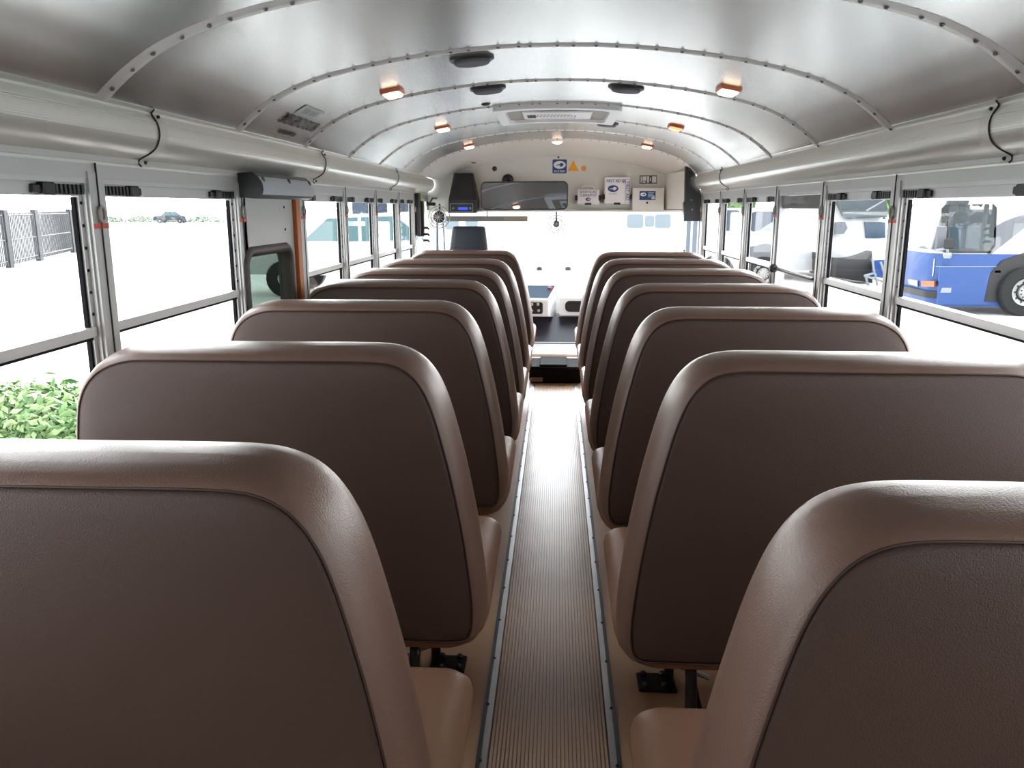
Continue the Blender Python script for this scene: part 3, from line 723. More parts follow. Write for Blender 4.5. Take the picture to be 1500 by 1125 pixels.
# first aid kit
x0, x1, z0, z1 = plate(886, 259, 923, 299, 7.12)
fa = empty('first_aid_kit', ((x0 + x1) / 2, 7.12, z0), 'tall white first aid kit with blue lettering on the front wall', 'kit box')
b = MB(); b.box(x0, x1, 7.12, WF - .001, z0, z1, bev=.008); b.build('case', 'white_plastic', fa, 30)
xc = (x0 + x1) / 2
text('lettering', 'FIRST AID', .036, face_at(xc - .034, 7.119, z1 - .036), 'blue_ink', fa, .0005, .80)
b = MB(); cx_, cz_ = xc + .052, z1 - .036
b.ring(ell(.017, .017, 24, cx_, cz_), ell(.0135, .0135, 24, cx_, cz_), 7.118, 7.12); b.box(cx_ - .010, cx_ + .010, 7.118, 7.12, cz_ - .003, cz_ + .003); b.box(cx_ - .003, cx_ + .003, 7.1175, 7.12, cz_ - .010, cz_ + .010)
b.build('cross_mark', 'blue_ink', fa, 0)
emblem(xc - .038, 7.119, z1 - .098, .046, fa, 'blue_ink', 'sticker_white')
text('lettering', 'BLUE BIRD', .015, face_at(xc - .038, 7.119, z1 - .142), 'faint_text', fa, .0004, 1)
b = MB(); xs = x1 - .026; zm = (z0 + z1) / 2 - .004; b.ring([(xs - .018, zm - .10), (xs + .018, zm - .10), (xs + .018, zm + .10), (xs - .018, zm + .10)], [(xs - .016, zm - .098), (xs + .016, zm - .098), (xs + .016, zm + .098), (xs - .016, zm + .098)], 7.118, 7.12); b.build('lettering_border', 'blue_ink', fa, 0)
text('lettering', 'FIRST AID', .04, Matrix.Translation((xs, 7.119, zm)) @ FACE_REAR @ Matrix.Rotation(R(-90), 4, 'Z'), 'blue_ink', fa, .0005, .92)
clips(x0, x1, z0, 7.12, z0 + .06, fa)
# access panel with sticker, and the chart sticker above it
x0, x1, z0, z1 = plate(927, 275, 972, 309, 7.10)
pn = empty('access_box', ((x0 + x1) / 2, 7.1, z0), 'white wall box with a blue sticker and small lock on the front wall', 'wall box')
b = MB(); b.box(x0, x1, 7.10, WF - .001, z0, z1, bev=.006); b.build('box_door', 'white_paint', pn, 30)
a0, a1, b0, b1 = plate(937, 280, 960, 293, 7.098)
b = MB(); b.box(a0, a1, 7.098, 7.1, b0, b1, 0); b.build('sticker', 'sticker_blue', pn, 0)
emblem(a0 + .032, 7.098, b1 - .027, .025, pn)
b = MB()
for q in range(4): b.box(a0 + .072, a0 + .072 + (.05, .042, .05, .03)[q], 7.0965, 7.098, b1 - .014 - q * .012, b1 - .009 - q * .012)
b.prism([(a0 + .10, b0 + .006), (a1 - .006, b0 + .006), (a1 - .006, b0 + .034), (a1 - .03, b0 + .03)], 7.0965, 7.098, 'y'); b.build('sticker_print', 'faint_ink', pn, 0)
p = ay(948, 297, 7.098); b = MB(); b.lathe([(.009, 0), (.008, .006), (.001, .007)], 12, 0, Matrix.Translation((p.x, 7.1, p.z)) @ Matrix.Rotation(R(90), 4, 'X')); b.build('lock', 'black_plastic', pn)
a0, a1, b0, b1 = plate(937, 257, 962, 269)
b = MB(); b.box(a0, a1, WF - .002, WF, b0, b1); so = tag(b.build('chart_sticker', 'grey_ink', None, 0), 'small dark-bordered chart sticker above the white wall box', 'sticker')
b = MB()
w_, h_ = a1 - a0, b1 - b0
for u0, u1, v0, v1 in ((.06, .13, .12, .88), (.17, .40, .35, .88), (.17, .36, .12, .28), (.44, .55, .1, .9), (.60, .66, .3, .75), (.72, .96, .12, .88)): b.box(a0 + u0 * w_, a0 + u1 * w_, WF - .003, WF - .0019, b0 + v0 * h_, b0 + v1 * h_)
b.build('sticker_print', 'sticker_white', so, 0)
# speaker box with radio
sb = empty('overhead_console', (ay(678, 312, 7.0).x, 7.0, 1.33), 'black tapered speaker box with a radio in its base, front left', 'radio console')
def q_(px, py, D): p = ay(px, py, D); return (p.x, p.y, p.z)
b = MB()
b.loft([[q_(665, 253.5, 7.10), q_(692, 253.5, 7.10), (q_(692, 253.5, 7.10)[0], 7.2, q_(692, 253.5, 7.1)[2] - .0), (q_(665, 253.5, 7.1)[0], 7.2, q_(665, 253.5, 7.1)[2])],
        [q_(657, 293, 6.98), q_(699, 293, 6.98), (q_(699, 293, 6.98)[0], 7.2, q_(699, 293, 6.98)[2]), (q_(657, 293, 6.98)[0], 7.2, q_(657, 293, 6.98)[2])],
        [q_(657, 312, 6.98), q_(698, 312, 6.98), (q_(698, 312, 6.98)[0], 7.2, q_(698, 312, 6.98)[2]), (q_(657, 312, 6.98)[0], 7.2, q_(657, 312, 6.98)[2])]], 0, True, True, True)
b.build('housing', 'black_plastic', sb, 0)
g = [q_(668, 260, 7.068), q_(688, 260, 7.068), q_(691, 285, 6.995), q_(665, 285, 6.995)]
b = MB(); b.add(g + [(x, y + .02, z) for x, y, z in g], [(0, 1, 2, 3), (0, 4, 5, 1), (1, 5, 6, 2), (2, 6, 7, 3), (3, 7, 4, 0)]); b.build('speaker_grille', 'black_vinyl', sb, 0)
x0, x1, z0, z1 = plate(659, 298, 693, 311, 6.975)
b = MB(); b.ring([(x0, z0), (x1, z0), (x1, z1), (x0, z1)], [(x0 + .006, z0 + .006), (x1 - .006, z0 + .006), (x1 - .006, z1 - .006), (x0 + .006, z1 - .006)], 6.970, 6.98); b.box(x0 + .006, x1 - .006, 6.974, 6.98, z0 + .006, z1 - .006, 1); rd = b.build('radio', ['alu_dark', 'black_plastic'], sb, 0)
a0, a1, b0, b1 = plate(671, 303.5, 685, 307.5, 6.974); b = MB(); b.box(a0, a1, 6.972, 6.975, b0, b1); b.build('display', 'display', rd, 0)
b = MB()
for px in (664, 689): p = ay(px, 305, 6.97); b.lathe([(.011, 0), (.010, .012), (.001, .013)], 12, 0, Matrix.Translation((p.x, 6.975, p.z)) @ Matrix.Rotation(R(90), 4, 'X'))
b.build('knob', 'alu_dark', rd)
# mirror
x0, x1, z0, z1 = plate(703.5, 265.5, 832, 308, 6.9)
mc = Vector(((x0 + x1) / 2, 6.9, (z0 + z1) / 2)); w_, h_ = x1 - x0, z1 - z0
mi_ = empty('interior_mirror', mc, 'wide rounded interior mirror in a black frame at the top of the windshield', 'mirror')
MM = Matrix.Translation(mc) @ Matrix.Rotation(R(-6), 4, 'X') @ Matrix.Rotation(R(-3), 4, 'Z')
b = MB(); o_ = rrect(w_, h_, .045, 8); i_ = rrect(w_ - .022, h_ - .022, .036, 8)
b.loft([[MM @ Vector((a, d, c_)) for a, c_ in q] for q, d in ((i_, -.006), (offset(o_, -.004), -.012), (o_, -.004), (o_, .008), (offset(o_, -.02), .02))], 0, True, False, True); b.build('mirror_frame', 'black_plastic', mi_, 40)
b = MB(); b.loft([[MM @ Vector((a, d, c_)) for a, c_ in i_] for d in (-.006, -.003)], 0, True, True, True); b.build('mirror_glass', 'mirror', mi_, 0)
p = ay(743, 263, 7.1); b = MB(); b.lathe([(.05, 0), (.048, .02), (.03, .035), (.001, .04)], 20, 0, Matrix.Translation((p.x, WF, p.z)) @ Matrix.Rotation(R(90), 4, 'X')); b.tube([(p.x, 7.16, p.z), (mc.x + .0, 6.92, mc.z)], .012, 8); b.build('bracket', 'black_plastic', mi_)
# small defroster fan hanging under the mirror, and the larger one at the left corner
def fan(px, py, D, rr, lb, motor, up):
    c = ay(px, py, D); fo = empty('defroster_fan', c, lb, 'fan')
    b = MB()
    for k in range(10):
        a = 2 * math.pi * k / 10
        b.tube([(c.x, D - .035, c.z), (c.x + rr * .7 * math.cos(a), D - .03, c.z + rr * .7 * math.sin(a)), (c.x + rr * math.cos(a), D, c.z + rr * math.sin(a)), (c.x + rr * .8 * math.cos(a), D + .03, c.z + rr * .8 * math.sin(a))], .0018, 4)
    for r2, dy in ((1, 0), (.7, -.03)): b.tube([(c.x + rr * r2 * math.cos(2 * math.pi * k / 20), D + dy, c.z + rr * r2 * math.sin(2 * math.pi * k / 20)) for k in range(20)], .004, 4, 0, True)
    b.build('guard', 'ring_grey', fo)
    b = MB()
    for k in range(4):
        a = R(90 * k + 20); u = Vector((math.cos(a), 0, math.sin(a))); v = Vector((-math.sin(a), 0, math.cos(a))); o = Vector((c.x, D, c.z))
        q = [o + u * rr * .15 - v * rr * .1, o + u * rr * .8 - v * rr * .3 + Vector((0, -.012, 0)), o + u * rr * .85 + v * rr * .2 + Vector((0, .012, 0)), o + u * rr * .15 + v * rr * .12]
        b.add(q, [(0, 1, 2, 3)])
    b.build('blades', 'fan_clear', fo, 0)
    b = MB(); b.lathe([(.02, -.03), (motor, -.01), (motor, .04), (.02, .06)], 14, 0, Matrix.Translation((c.x, D, c.z)) @ Matrix.Rotation(R(-90), 4, 'X')); b.build('motor', 'black_plastic', fo)
    b = MB(); b.tube([(c.x, D + .05, c.z), (c.x, D + .05, c.z + up)], .008, 8); b.build('stem', 'black_plastic', fo)
fan(815, 328, 6.98, .075, 'small clear-bladed fan hanging below the mirror', .03, .10)
fan(643, 318, 6.93, .092, 'grey caged fan with black motor at the front left corner', .05, .11)
# driver's corner fittings
c0 = ay(611, 283, 6.56); c1 = ay(613, 345, 6.56)
b = MB(); b.box(-1.09, -1.128, 6.53, 6.60, c1.z, c0.z, bev=.006); b.box(-1.07, -1.128, 6.60, 6.63, c1.z - .01, c0.z - .06, bev=.006)
for k in range(3): b.tube([(-1.08, 6.60, c1.z + .06 - k * .05), (-1.04, 6.61, c1.z + .06 - k * .05), (-1.03, 6.61, c1.z + .045 - k * .05)], .009, 6)
tag(b.build('switch_panel', 'black_plastic', None, 30), "black upright panel with small hooks on the left wall by the driver's window", 'panel')
p = ay(619.5, 304, 6.75); b = MB(); b.box(p.x - .012, p.x + .012, 6.74, 6.765, p.z - .045, p.z + .035, bev=.004); b.tube([(p.x, 6.752, p.z + .03), (p.x - .02, 6.752, HZ + .02)], .003, 5)
tag(b.build('safety_tag', 'lime', None, 0), 'lime yellow plastic tag hanging by the front left corner', 'tag')
p = ay(625, 299, 6.8); q = ay(638, 300, 6.8); b = MB(); M = Matrix.Translation((p.x, 6.8, p.z)) @ Matrix.Rotation(R(90), 4, 'Y')
b.lathe([(.022, 0), (.025, .006), (.016, .014), (.013, .03), (.015, q.x - p.x - .01), (.01, q.x - p.x)], 14, 0, M); b.tube([(p.x + .02, 6.8, p.z), (p.x + .02, 7.0, p.z + .05), (p.x + .02, 7.2, p.z + .05)], .008, 6); tag(b.build('hand_torch', 'black_plastic', None), 'black torch-shaped fitting beside the lime tag at the front left', 'torch')
for px, lb in ((640, 'pale grab pole at the front left corner, left of two'), (649, 'thin dark grab pole at the front left corner, right of two')):
    a = ay(px, 323, 7.15); b_ = ay(px + (0 if px < 645 else 2), 366, 7.15); b = MB(); b.tube([(a.x, 7.15, a.z), (b_.x, 7.15, b_.z), (b_.x, 7.15, .005)], .014 if px < 645 else .009, 8); b.lathe([(.03, 0), (.03, .01), (.012, .014)], 12, 0, Matrix.Translation((b_.x, 7.15, .001))); tag(b.build('grab_pole', 'alu_dark', None), lb, 'pole')
x0, x1, z0, z1 = plate(654, 316.5, 773, 324.5, 7.22)
vs_ = empty('sun_visor', ((x0 + x1) / 2, 7.22, z1), 'narrow grey sun visor strip across the top of the windshield', 'sun visor')
b = MB(); b.box(x0, x1 - .21, 7.218, 7.224, z0, z1); b.build('visor_blade', 'smoke_visor', vs_, 0); b = MB(); b.box(x1 - .21, x1, 7.216, 7.226, z0 - .002, z1 + .002); b.build('visor_end', 'taupe', vs_, 0)
b = MB(); b.tube([((x0 + x1) / 2, 7.22, z1), ((x0 + x1) / 2, 7.22, 1.33)], .006, 6); b.build('bracket', 'black_plastic', vs_)
# driver's seat
c = ay(686, 331, 6.62); ds = empty('driver_seat', (c.x, 6.62, 0), "dark blue-grey driver's seat with tall headrest behind the wheel", 'driver seat')
b = MB(); loops = []
for z, hw, dy in ((.48, .22, .03), (.55, .245, .02), (.85, .24, 0), (.93, .225, 0), (.99, .175, -.005), (1.03, .16, -.005), (1.10, .150, 0), (c.z - .03, .140, .005), (c.z - .012, .133, .01), (c.z - .003, .118, .015)):
    loops.append([(c.x + p[0], 6.66 + dy + p[1], z) for p in rrect(hw * 2, .13 if z < 1.0 else .10, .045, 5)])
b.loft(loops, 0, True, True, True); b.build('backrest', 'driver_vinyl', ds, 50)
b = MB(); b.box(c.x - .24, c.x + .24, 6.64, 7.10, .40, .52, bev=.04); b.build('cushion', 'driver_vinyl', ds, 40)
b = MB(); b.box(c.x - .16, c.x + .16, 6.72, 7.02, .0005, .40, bev=.02); b.build('pedestal', 'black_steel', ds, 30)
sw = empty('steering_wheel', (c.x, 7.5, .85), 'black steering wheel ahead of the driver seat', 'steering wheel')
MW = Matrix.Translation((c.x, 7.45, .84)) @ Matrix.Rotation(R(35), 4, 'X')
b = MB(); b.tube([MW @ Vector((.23 * math.cos(2 * math.pi * k / 32), .23 * math.sin(2 * math.pi * k / 32), 0)) for k in range(32)], .014, 8, 0, True); b.build('rim', 'black_plastic', sw)
b = MB()
for a in (200, 340, 90): b.tube([MW @ Vector((0, 0, -.02)), MW @ Vector((.23 * math.cos(R(a)), .23 * math.sin(R(a)), 0))], .01, 6)
b.build('spoke', 'black_plastic', sw); b = MB(); b.tube([MW @ Vector((0, 0, .0)), MW @ Vector((0, 0, -.19))], .03, 10); b.build('column', 'black_plastic', sw)
# dashboard
db = empty('dashboard', (0, 7.7, .15), 'black and white dashboard below the windshield', 'dashboard')
za = ay(816, 464, 7.72).z; zb = ay(816, 501, 7.45).z
b = MB(); b.prism([(7.72, za), (7.45, zb), (7.45, zb - .02), (7.98, zb - .02), (7.98, za)], -1.12, .58, 'x'); b.build('lower_panel', 'dash_black', db, 0)
b = MB(); b.box(-1.12, .58, 7.44, 7.98, ay(816, 503, 7.44).z, zb - .0, bev=.003); b.build('chrome_lip', 'alu', db, 0)
zk = ay(816, 503, 7.46).z; zk0 = ay(816, 519, 7.05).z
b = MB(); b.prism([(7.05, .0), (7.05, max(.004, zk0)), (7.46, zk), (7.98, zk), (7.98, .0)], -.45, .58, 'x'); b.build('floor_glare_panel', 'white_plastic', db, 0)  # white sloped panel added in place of glare on the front floor
b = MB()
c_ = [q_(770, 419, 7.85), q_(815, 419, 7.85), q_(803, 439, 7.50), q_(748, 439, 7.50)]
xl = -1.05
zl = c_[3][2]; zt = c_[0][2]; xr0, xr1 = c_[2][0], c_[1][0]; zbot = ay(800, 463, 7.52).z
b.add([(xl, 7.50, zbot), (xr0, 7.50, zbot), (xr0, 7.50, zl), (xl, 7.50, zl), (xl, 7.88, zt), (xr1, 7.88, zt), (xr1, 7.88, za - .02), (xl, 7.88, za - .02)], [(0, 1, 2, 3), (1, 6, 5, 2), (3, 2, 5, 4), (0, 3, 4, 7), (4, 5, 6, 7), (0, 7, 6, 1)])
cn = b.build('console', 'white_plastic', db, 0)
b = MB(); e = .012; b.add([(xl, 7.51, zl + .002), (xr0 - .008, 7.51, zl + .002), (xr1 - .012, 7.87, zt + .003), (xl, 7.87, zt + .003)], [(0, 1, 2, 3)]); b.build('console_top', 'console_top', cn, 0)
b = MB(); p0 = ay(772, 443, 7.49); p1 = ay(795, 460, 7.49); b.prism(rrect(.40, p0.z - p1.z, .02, 5, p1.x - .2, (p0.z + p1.z) / 2), 7.492, 7.502, 'y'); b.build('switch_plate', 'black_plastic', cn, 0)
b = MB()
for px, py in ((779, 446), (788, 446), (779, 455), (789, 455)): p = ay(px, py, 7.49); b.lathe([(.014, 0), (.012, .015), (.001, .017)], 10, 0, Matrix.Translation((p.x, 7.492, p.z)) @ Matrix.Rotation(R(90), 4, 'X'))
b.build('knob', 'ring_grey', cn)
p = ay(805.5, 423.5, 7.78); b = MB(); b.lathe([(.014, -.06), (.014, 0), (.02, .004), (.02, .02), (.001, .024)], 12, 0, Matrix.Translation((p.x, p.y, p.z))); b.build('red_knob', 'red_plastic', cn)
hb = empty('heater_box', (.15, 7.6, za), 'white heater box with a dark rounded vent right of the console', 'heater')
p0 = ay(819, 435, 7.62); p1 = ay(853, 463, 7.62); b = MB(); b.box(p0.x, p1.x + .25, 7.62, 7.95, p1.z, p0.z, bev=.012); b.build('housing', 'white_plastic', hb, 30)
p0 = ay(828, 441, 7.61); p1 = ay(856, 457, 7.61); b = MB(); b.prism(rrect(p1.x - p0.x + .03, p0.z - p1.z, .04, 6, (p0.x + p1.x) / 2 + .015, (p0.z + p1.z) / 2), 7.612, 7.63, 'y')
for k in range(7): xx = p0.x + .02 + k * .03; b.box(xx, xx + .004, 7.606, 7.615, p1.z + .01, p0.z - .01)
b.build('vent', 'black_plastic', hb, 0)
# black step platform at the end of the aisle
D0 = az(816, 562, 0).y; zt = ay(816, 538, D0).z
sp = empty('front_platform', (0, D0 + .3, 0), 'black rubber covered step platform at the front end of the aisle', 'step')
b = MB(); b.box(-.2, .22, D0, 6.62, 0.0005, zt, bev=.02); b.build('step_body', 'rubber_mat', sp, 40)
b = MB(); p0 = ay(775, 553, D0 - .01); p1 = ay(795, 560, D0 - .01); b.box(-.19, p1.x, D0 - .012, D0 + .005, p1.z, p0.z, bev=.006); b.build('rubber_bumper', 'taupe', sp, 30)
b = MB(); b.box(-.19, .21, D0 + .36, 6.61, zt - .01, zt + .008, bev=.004); b.build('glare_plate', 'white_plastic', sp, 30)  # white piece standing in for glare on the black step top
b = MB(); b.box(-.12, .10, D0 + .02, D0 + .40, zt + .0, zt + .016, bev=.008); b.build('rubber_pad', 'rubber_mat', sp, 30)
# wipers standing outside the windshield
for px, lb in ((790, 'small dark wiper arm outside the windshield, left of two'), (832, 'small dark wiper arm outside the windshield, right of two')):
    b = MB(); a = ay(px, 392, 8.16); t = ay(px, 360 if px > 800 else 383, 8.16); b.lathe([(.03, 0), (.03, .03), (.02, .04)], 10, 0, Matrix.Translation((a.x, 8.16, a.z - .03))); b.tube([(a.x, 8.16, a.z), (t.x, 8.14, t.z)], .005, 6); tag(b.build('wiper', 'bus_black', None), lb, 'wiper')

# ------------------------------------------------------------------ outdoors
G = -.95
m = MB(); m.box(-600, 600, -300, 900, G - .3, G); tag(m.build('ground', 'concrete', None, 0), 'pale bright concrete yard around the bus', 'ground', None, 'structure')

def wheel(c, rr, parent, axis='y', sg=-1):
    Mx = Matrix.Translation(c) @ (Matrix.Rotation(R(90) * (1 if sg < 0 else -1), 4, 'X') if axis == 'y' else Matrix.Rotation(R(90) * sg, 4, 'Y'))
    b = MB(); b.lathe([(rr * .55, -.12), (rr * .95, -.12), (rr, -.08), (rr, .08), (rr * .95, .12), (rr * .62, .13), (rr * .55, .10)], 36, 0, Mx); w = b.build('wheel', 'tyre', parent, 30)
    b = MB(); b.lathe([(rr * .56, .08), (rr * .56, .125), (rr * .5, .115), (rr * .32, .09), (rr * .30, .15), (rr * .14, .17), (.001, .17)], 36, 0, Mx)
    for k in range(10):
        a = 2 * math.pi * k / 10
        b.lathe([(rr * .05, 0), (rr * .04, .015), (.001, .015)], 8, 1, Mx @ Matrix.Translation((rr * .43 * math.cos(a), rr * .43 * math.sin(a), .10)))
        b.lathe([(rr * .03, 0), (rr * .03, .03), (.001, .03)], 6, 1, Mx @ Matrix.Translation((rr * .24 * math.cos(a + .3), rr * .24 * math.sin(a + .3), .14)))
    b.build('hub', ['hub', 'iron'], w, 30)
    return w
# blue and white shuttle bus on the right
D = 18.1
def p18(px, py): v = ay(px, py, D); return v.x, v.z
xc0 = p18(1371, 400)[0]
A = empty('shuttle_bus', (xc0 + 4, D + 1.2, G), 'blue and white shuttle bus parked outside the right windows', 'bus')
zr = 2.2; zbelt = p18(1430, 372)[1]; zsk = p18(1420, 449)[1]
def plan(inset, z):
    pts = []
    x0, x1, y0, y1 = xc0 + inset, xc0 + 9, D + inset * .3, D + 2.5 - inset * .3
    rr = .45
    for cx_, cy_, a0 in ((x0 + rr, y1 - rr, 90), (x0 + rr, y0 + rr, 180)):
        for k in range(7): a = R(a0 + 15 * k); pts.append((cx_ + rr * math.cos(a), cy_ + rr * math.sin(a), z))
    pts += [(x1, y0, z), (x1, y1, z)]
    return pts
b = MB(); b.loft([plan(.0, zbelt), plan(.12, 1.0), plan(.32, 1.75), plan(.6, zr)], 0, True, True, True); b.build('upper_body', 'bus_white', A, 40)
b = MB(); b.loft([plan(.05, zsk), plan(0, zsk + .15), plan(0, zbelt)], 0, True, True, True); b.build('lower_body', 'bus_blue', A, 40)
# front windshield: wraps the front
b = MB()
def wrap(z, ins, off):
    return [Vector(v) + Vector((-off, -off * .3, 0)) for v in plan(ins, z)[0:13]]
b.loft([wrap(zbelt + .08, .0, .02), wrap(1.0, .12, .02), wrap(1.5, .255, .02)], 0, False); b.build('windshield', 'bus_glass', A, 40)
b = MB(); b.loft([wrap(p18(1350, 430)[1] - .12, .0, .03), wrap(p18(1350, 430)[1] + .03, .0, .05)], 0, False); b.build('front_bumper', 'bus_black', A, 40)
b = MB(); c4 = [wrap(zbelt - .5, 0, .015), wrap(zbelt - .12, 0, .015)]
b.add(c4[0][0:12] and [c4[0][0], c4[0][3], c4[0][6], c4[0][9], c4[1][9], c4[1][6], c4[1][3], c4[1][0]], [(0, 1, 6, 7), (1, 2, 5, 6), (2, 3, 4, 5)]); b.build('front_panel', 'bus_white', A, 30)
# side details on plane D
def sp_(name, poly, m_, off=.015, parent=A):
    b = MB(); b.prism([p18(*p) for p in poly], D - off, D + .01, 'y'); return b.build(name, m_, parent, 0)
sp_('window_surround', [(1384, 300), (1455, 299), (1460, 304), (1458, 360), (1450, 371), (1384, 371), (1378, 366), (1379, 305)], 'bus_black', .012)
sw_ = sp_('side_window', [(1388, 303), (1453, 302), (1456, 306), (1455, 358), (1448, 367), (1388, 367)], 'bus_glass', .018)
sp_('window_divider', [(1414, 330), (1417, 330), (1416, 368), (1413, 368)], 'bus_black', .024)
sp_('driver_seat', [(1392, 334), (1398, 328), (1424, 329), (1432, 340), (1434, 364), (1391, 365)], 'seat_teal', .022)
sp_('swoosh', [(1457, 333), (1475, 323), (1500, 314), (1560, 300), (1560, 318), (1500, 334), (1452, 372), (1446, 372)], 'bus_swoosh', .012)
sp_('access_door', [(1376, 391), (1451, 391), (1446, 446), (1372, 446)], 'bus_blue', .02)
sp_('door_decal', [(1379, 421.5), (1393, 421.5), (1392, 428.5), (1376.5, 428.5)], 'lens_clear', .026)
sp_('side_marker', [(1456, 396), (1465, 396), (1465, 399.5), (1456, 399.5)], 'amber', .03)
sp_('belt_line', [(1371, 390), (1520, 390), (1520, 390.8), (1371, 390.8)], 'lens_clear', .018)
wc = az(1496, 461, G); wr = .52; wcx = p18(1496, 430)[0]
arch = [(wcx + .80 * math.cos(R(a)), G + wr + .86 * math.sin(R(a))) for a in (-15, 25, 50, 90, 130, 155, 195)]
b = MB(); b.prism(arch, D - .03, D + .3, 'y'); b.build('wheel_arch', 'bus_black', A, 0)
wheel(Vector((wcx, D - .05, G + wr)), wr, A)
wheel(Vector((wcx + 5.2, D - .05, G + wr)), wr, A)
# headlight and indicator near the front corner
for poly, nm, mm in (([(1330, 409), (1344, 411), (1344, 420), (1331, 416)], 'headlight', 'lens_clear'), ([(1345, 411), (1368, 412), (1368, 420), (1345, 419.5)], 'turn_signal', 'amber')):
    b = MB(); pts = []
    for px, py in poly:
        d = ray(px, py); X = xc0 - .03 if px < 1345 else xc0 + .005
        t = (X - CAM.x) / d.x; v = CAM + d * t
        if v.y < D + .3: v = CAM + d * ((D + .12 - CAM.y) / d.y) if px < 1366 else CAM + d * ((D - .02 - CAM.y) / d.y)
        pts.append(v)
    b.add(pts + [v + Vector((.1, .1, 0)) for v in pts], [(0, 1, 2, 3), (0, 4, 5, 1), (1, 5, 6, 2), (2, 6, 7, 3), (3, 7, 4, 0)]); b.build(nm, mm, A, 0)
# mirrors
b = MB(); pm = [ay(px, py, D - .35) for px, py in ((1371, 367), (1385, 364), (1388, 366), (1388, 374))]; b.tube(pm, .03, 6); b.lathe([(.07, -.06), (.09, 0), (.07, .06)], 10, 0, Matrix.Translation(pm[-1])); b.build('mirror_arm', 'lens_clear', A)
b = MB(); q = ay(1391, 357, D - .4); b.box(q.x - .12, q.x + .10, q.y - .03, q.y + .03, q.z - .11, q.z + .11, bev=.03); b.build('side_mirror', 'bus_black', A, 30)
b = MB(); q = ay(1376, 349, D - .2); b.box(q.x - .08, q.x + .14, q.y - .03, q.y + .03, q.z - .28, q.z + .26, bev=.05); b.build('side_mirror', 'bus_swoosh', A, 30)

# white bus with black bumper (nose towards us)
D2 = 26.0
def pD(px, py, D): v = ay(px, py, D); return v.x, v.z
Bx0, Bx1 = pD(1158, 380, D2)[0], pD(1297, 380, D2)[0]
B = empty('white_bus', ((Bx0 + Bx1) / 2, D2 + 4, G), 'white bus with black bumper and large windshield parked nose-on outside', 'bus')
b = MB()
def pl2(ins, z):
    pts = []; rr = .5; y0 = D2 + ins
    for cx_, a0 in ((Bx0 + rr, 180), (Bx1 - rr, 270)):
        for k in range(7): a = R(a0 + 15 * k); pts.append((cx_ + rr * math.cos(a), y0 + rr + rr * math.sin(a), z))
    return pts + [(Bx1, D2 + 5, z), (Bx0, D2 + 5, z)]
b.loft([pl2(0, G + .35), pl2(0, .4), pl2(.25, 1.5), pl2(.5, 2.3)], 0, True, True, True); b.build('body', 'bus_white', B, 40)
def spB(name, poly, m_, off=.03, D=D2, parent=B, ins=0):
    b = MB(); b.prism([pD(px, py, D - off) for px, py in poly], D - off, D + .2 + ins, 'y'); return b.build(name, m_, parent, 0)
spB('windshield', [(1225, 290), (1298, 287), (1300, 318), (1243, 321), (1236, 317)], 'bus_glass', .03, ins=.4)
spB('wiper', [(1268, 308), (1296, 292), (1297, 293.5), (1270, 309.5)], 'lens_clear', .05)
spB('side_panel', [(1268, 325), (1297, 325), (1297, 349), (1268, 349)], 'bus_glass_blue', .03)
spB('mirror_pod', [(1225, 327), (1238, 325), (1242, 334), (1236, 343), (1225, 343)], 'bus_swoosh', .4)
b = MB(); loops = []
for t in range(9):
    px = 1197 + (1278 - 1197) * t / 8; dip = 370 + 10 * math.sin(t / 8 * math.pi) - 2 * t / 8
    top_ = ay(px, dip, D2 - .5); bot_ = ay(px, 402 + t * 1.6, D2 - .5)
    loops.append([(top_.x, D2 + .3, top_.z), (top_.x, D2 - .45, top_.z), (top_.x, D2 - .6, (top_.z * .6 + bot_.z * .4)), (bot_.x, D2 - .5, bot_.z), (bot_.x, D2 + .3, bot_.z)])
b.loft(loops, 0, True, True, True); b.build('front_bumper', 'bus_black', B, 50)
b = MB(); b.prism([pD(*p, D2 - .9) for p in ((1281, 382), (1296, 380), (1297, 408), (1280, 406))], D2 - .9, D2 - .7, 'y'); b.build('blue_panel', 'bus_blue', B, 0)
b = MB()
for (a, c_) in (((1266, 404), (1296, 413)), ((1266, 404), (1282, 400)), ((1270, 419), (1294, 424)), ((1268, 404), (1272, 420)), ((1282, 401), (1286, 421)), ((1294, 411), (1294, 424)), ((1278, 380), (1281, 402)), ((1290, 384), (1296, 403))):
    b.tube([ay(*a, D2 - 1.1), ay(*c_, D2 - 1.0)], .035, 6)
b.build('bike_rack', 'lens_clear', B)
wheel(Vector((Bx0 + .0, D2 + 1.8, G + .5)), .5, B, 'x', -1)

# long white coaches seen further away
def coach(name, D, px0, px1, py_roof, wins, label, m_='bus_glass_blue', wheels=True):
    x0 = pD(px0, 320, D)[0]; x1 = pD(px1, 320, D)[0]; zt = pD(px0, py_roof, D)[1]
    o = empty(name, ((x0 + x1) / 2, D + 1.2, G), label, 'bus')
    b = MB(); b.box(x0, x1, D, D + 2.5, G + .3, zt, bev=.18); b.build('body', 'bus_white', o, 30)
    for (a0, b0, a1, b1) in wins:
        p = pD(a0, b0, D); q = pD(a1, b1, D); b = MB(); b.prism(rrect(q[0] - p[0], p[1] - q[1], min(.12, abs(q[0] - p[0]) * .2), 4, (p[0] + q[0]) / 2, (p[1] + q[1]) / 2), D - .03, D + .02, 'y'); b.build('side_window', m_, o, 0)
    for t in ((.2, .8) if wheels else ()): wheel(Vector((x0 + (x1 - x0) * t, D + .02, G + .5)), .5, o)
    return o
C3 = coach('white_coach', 23, 1030, 1145, 305, [(1056, 308, 1083, 338), (1100, 310, 1136, 339)], 'white coach with dark blue windows beyond the exit window on the right')
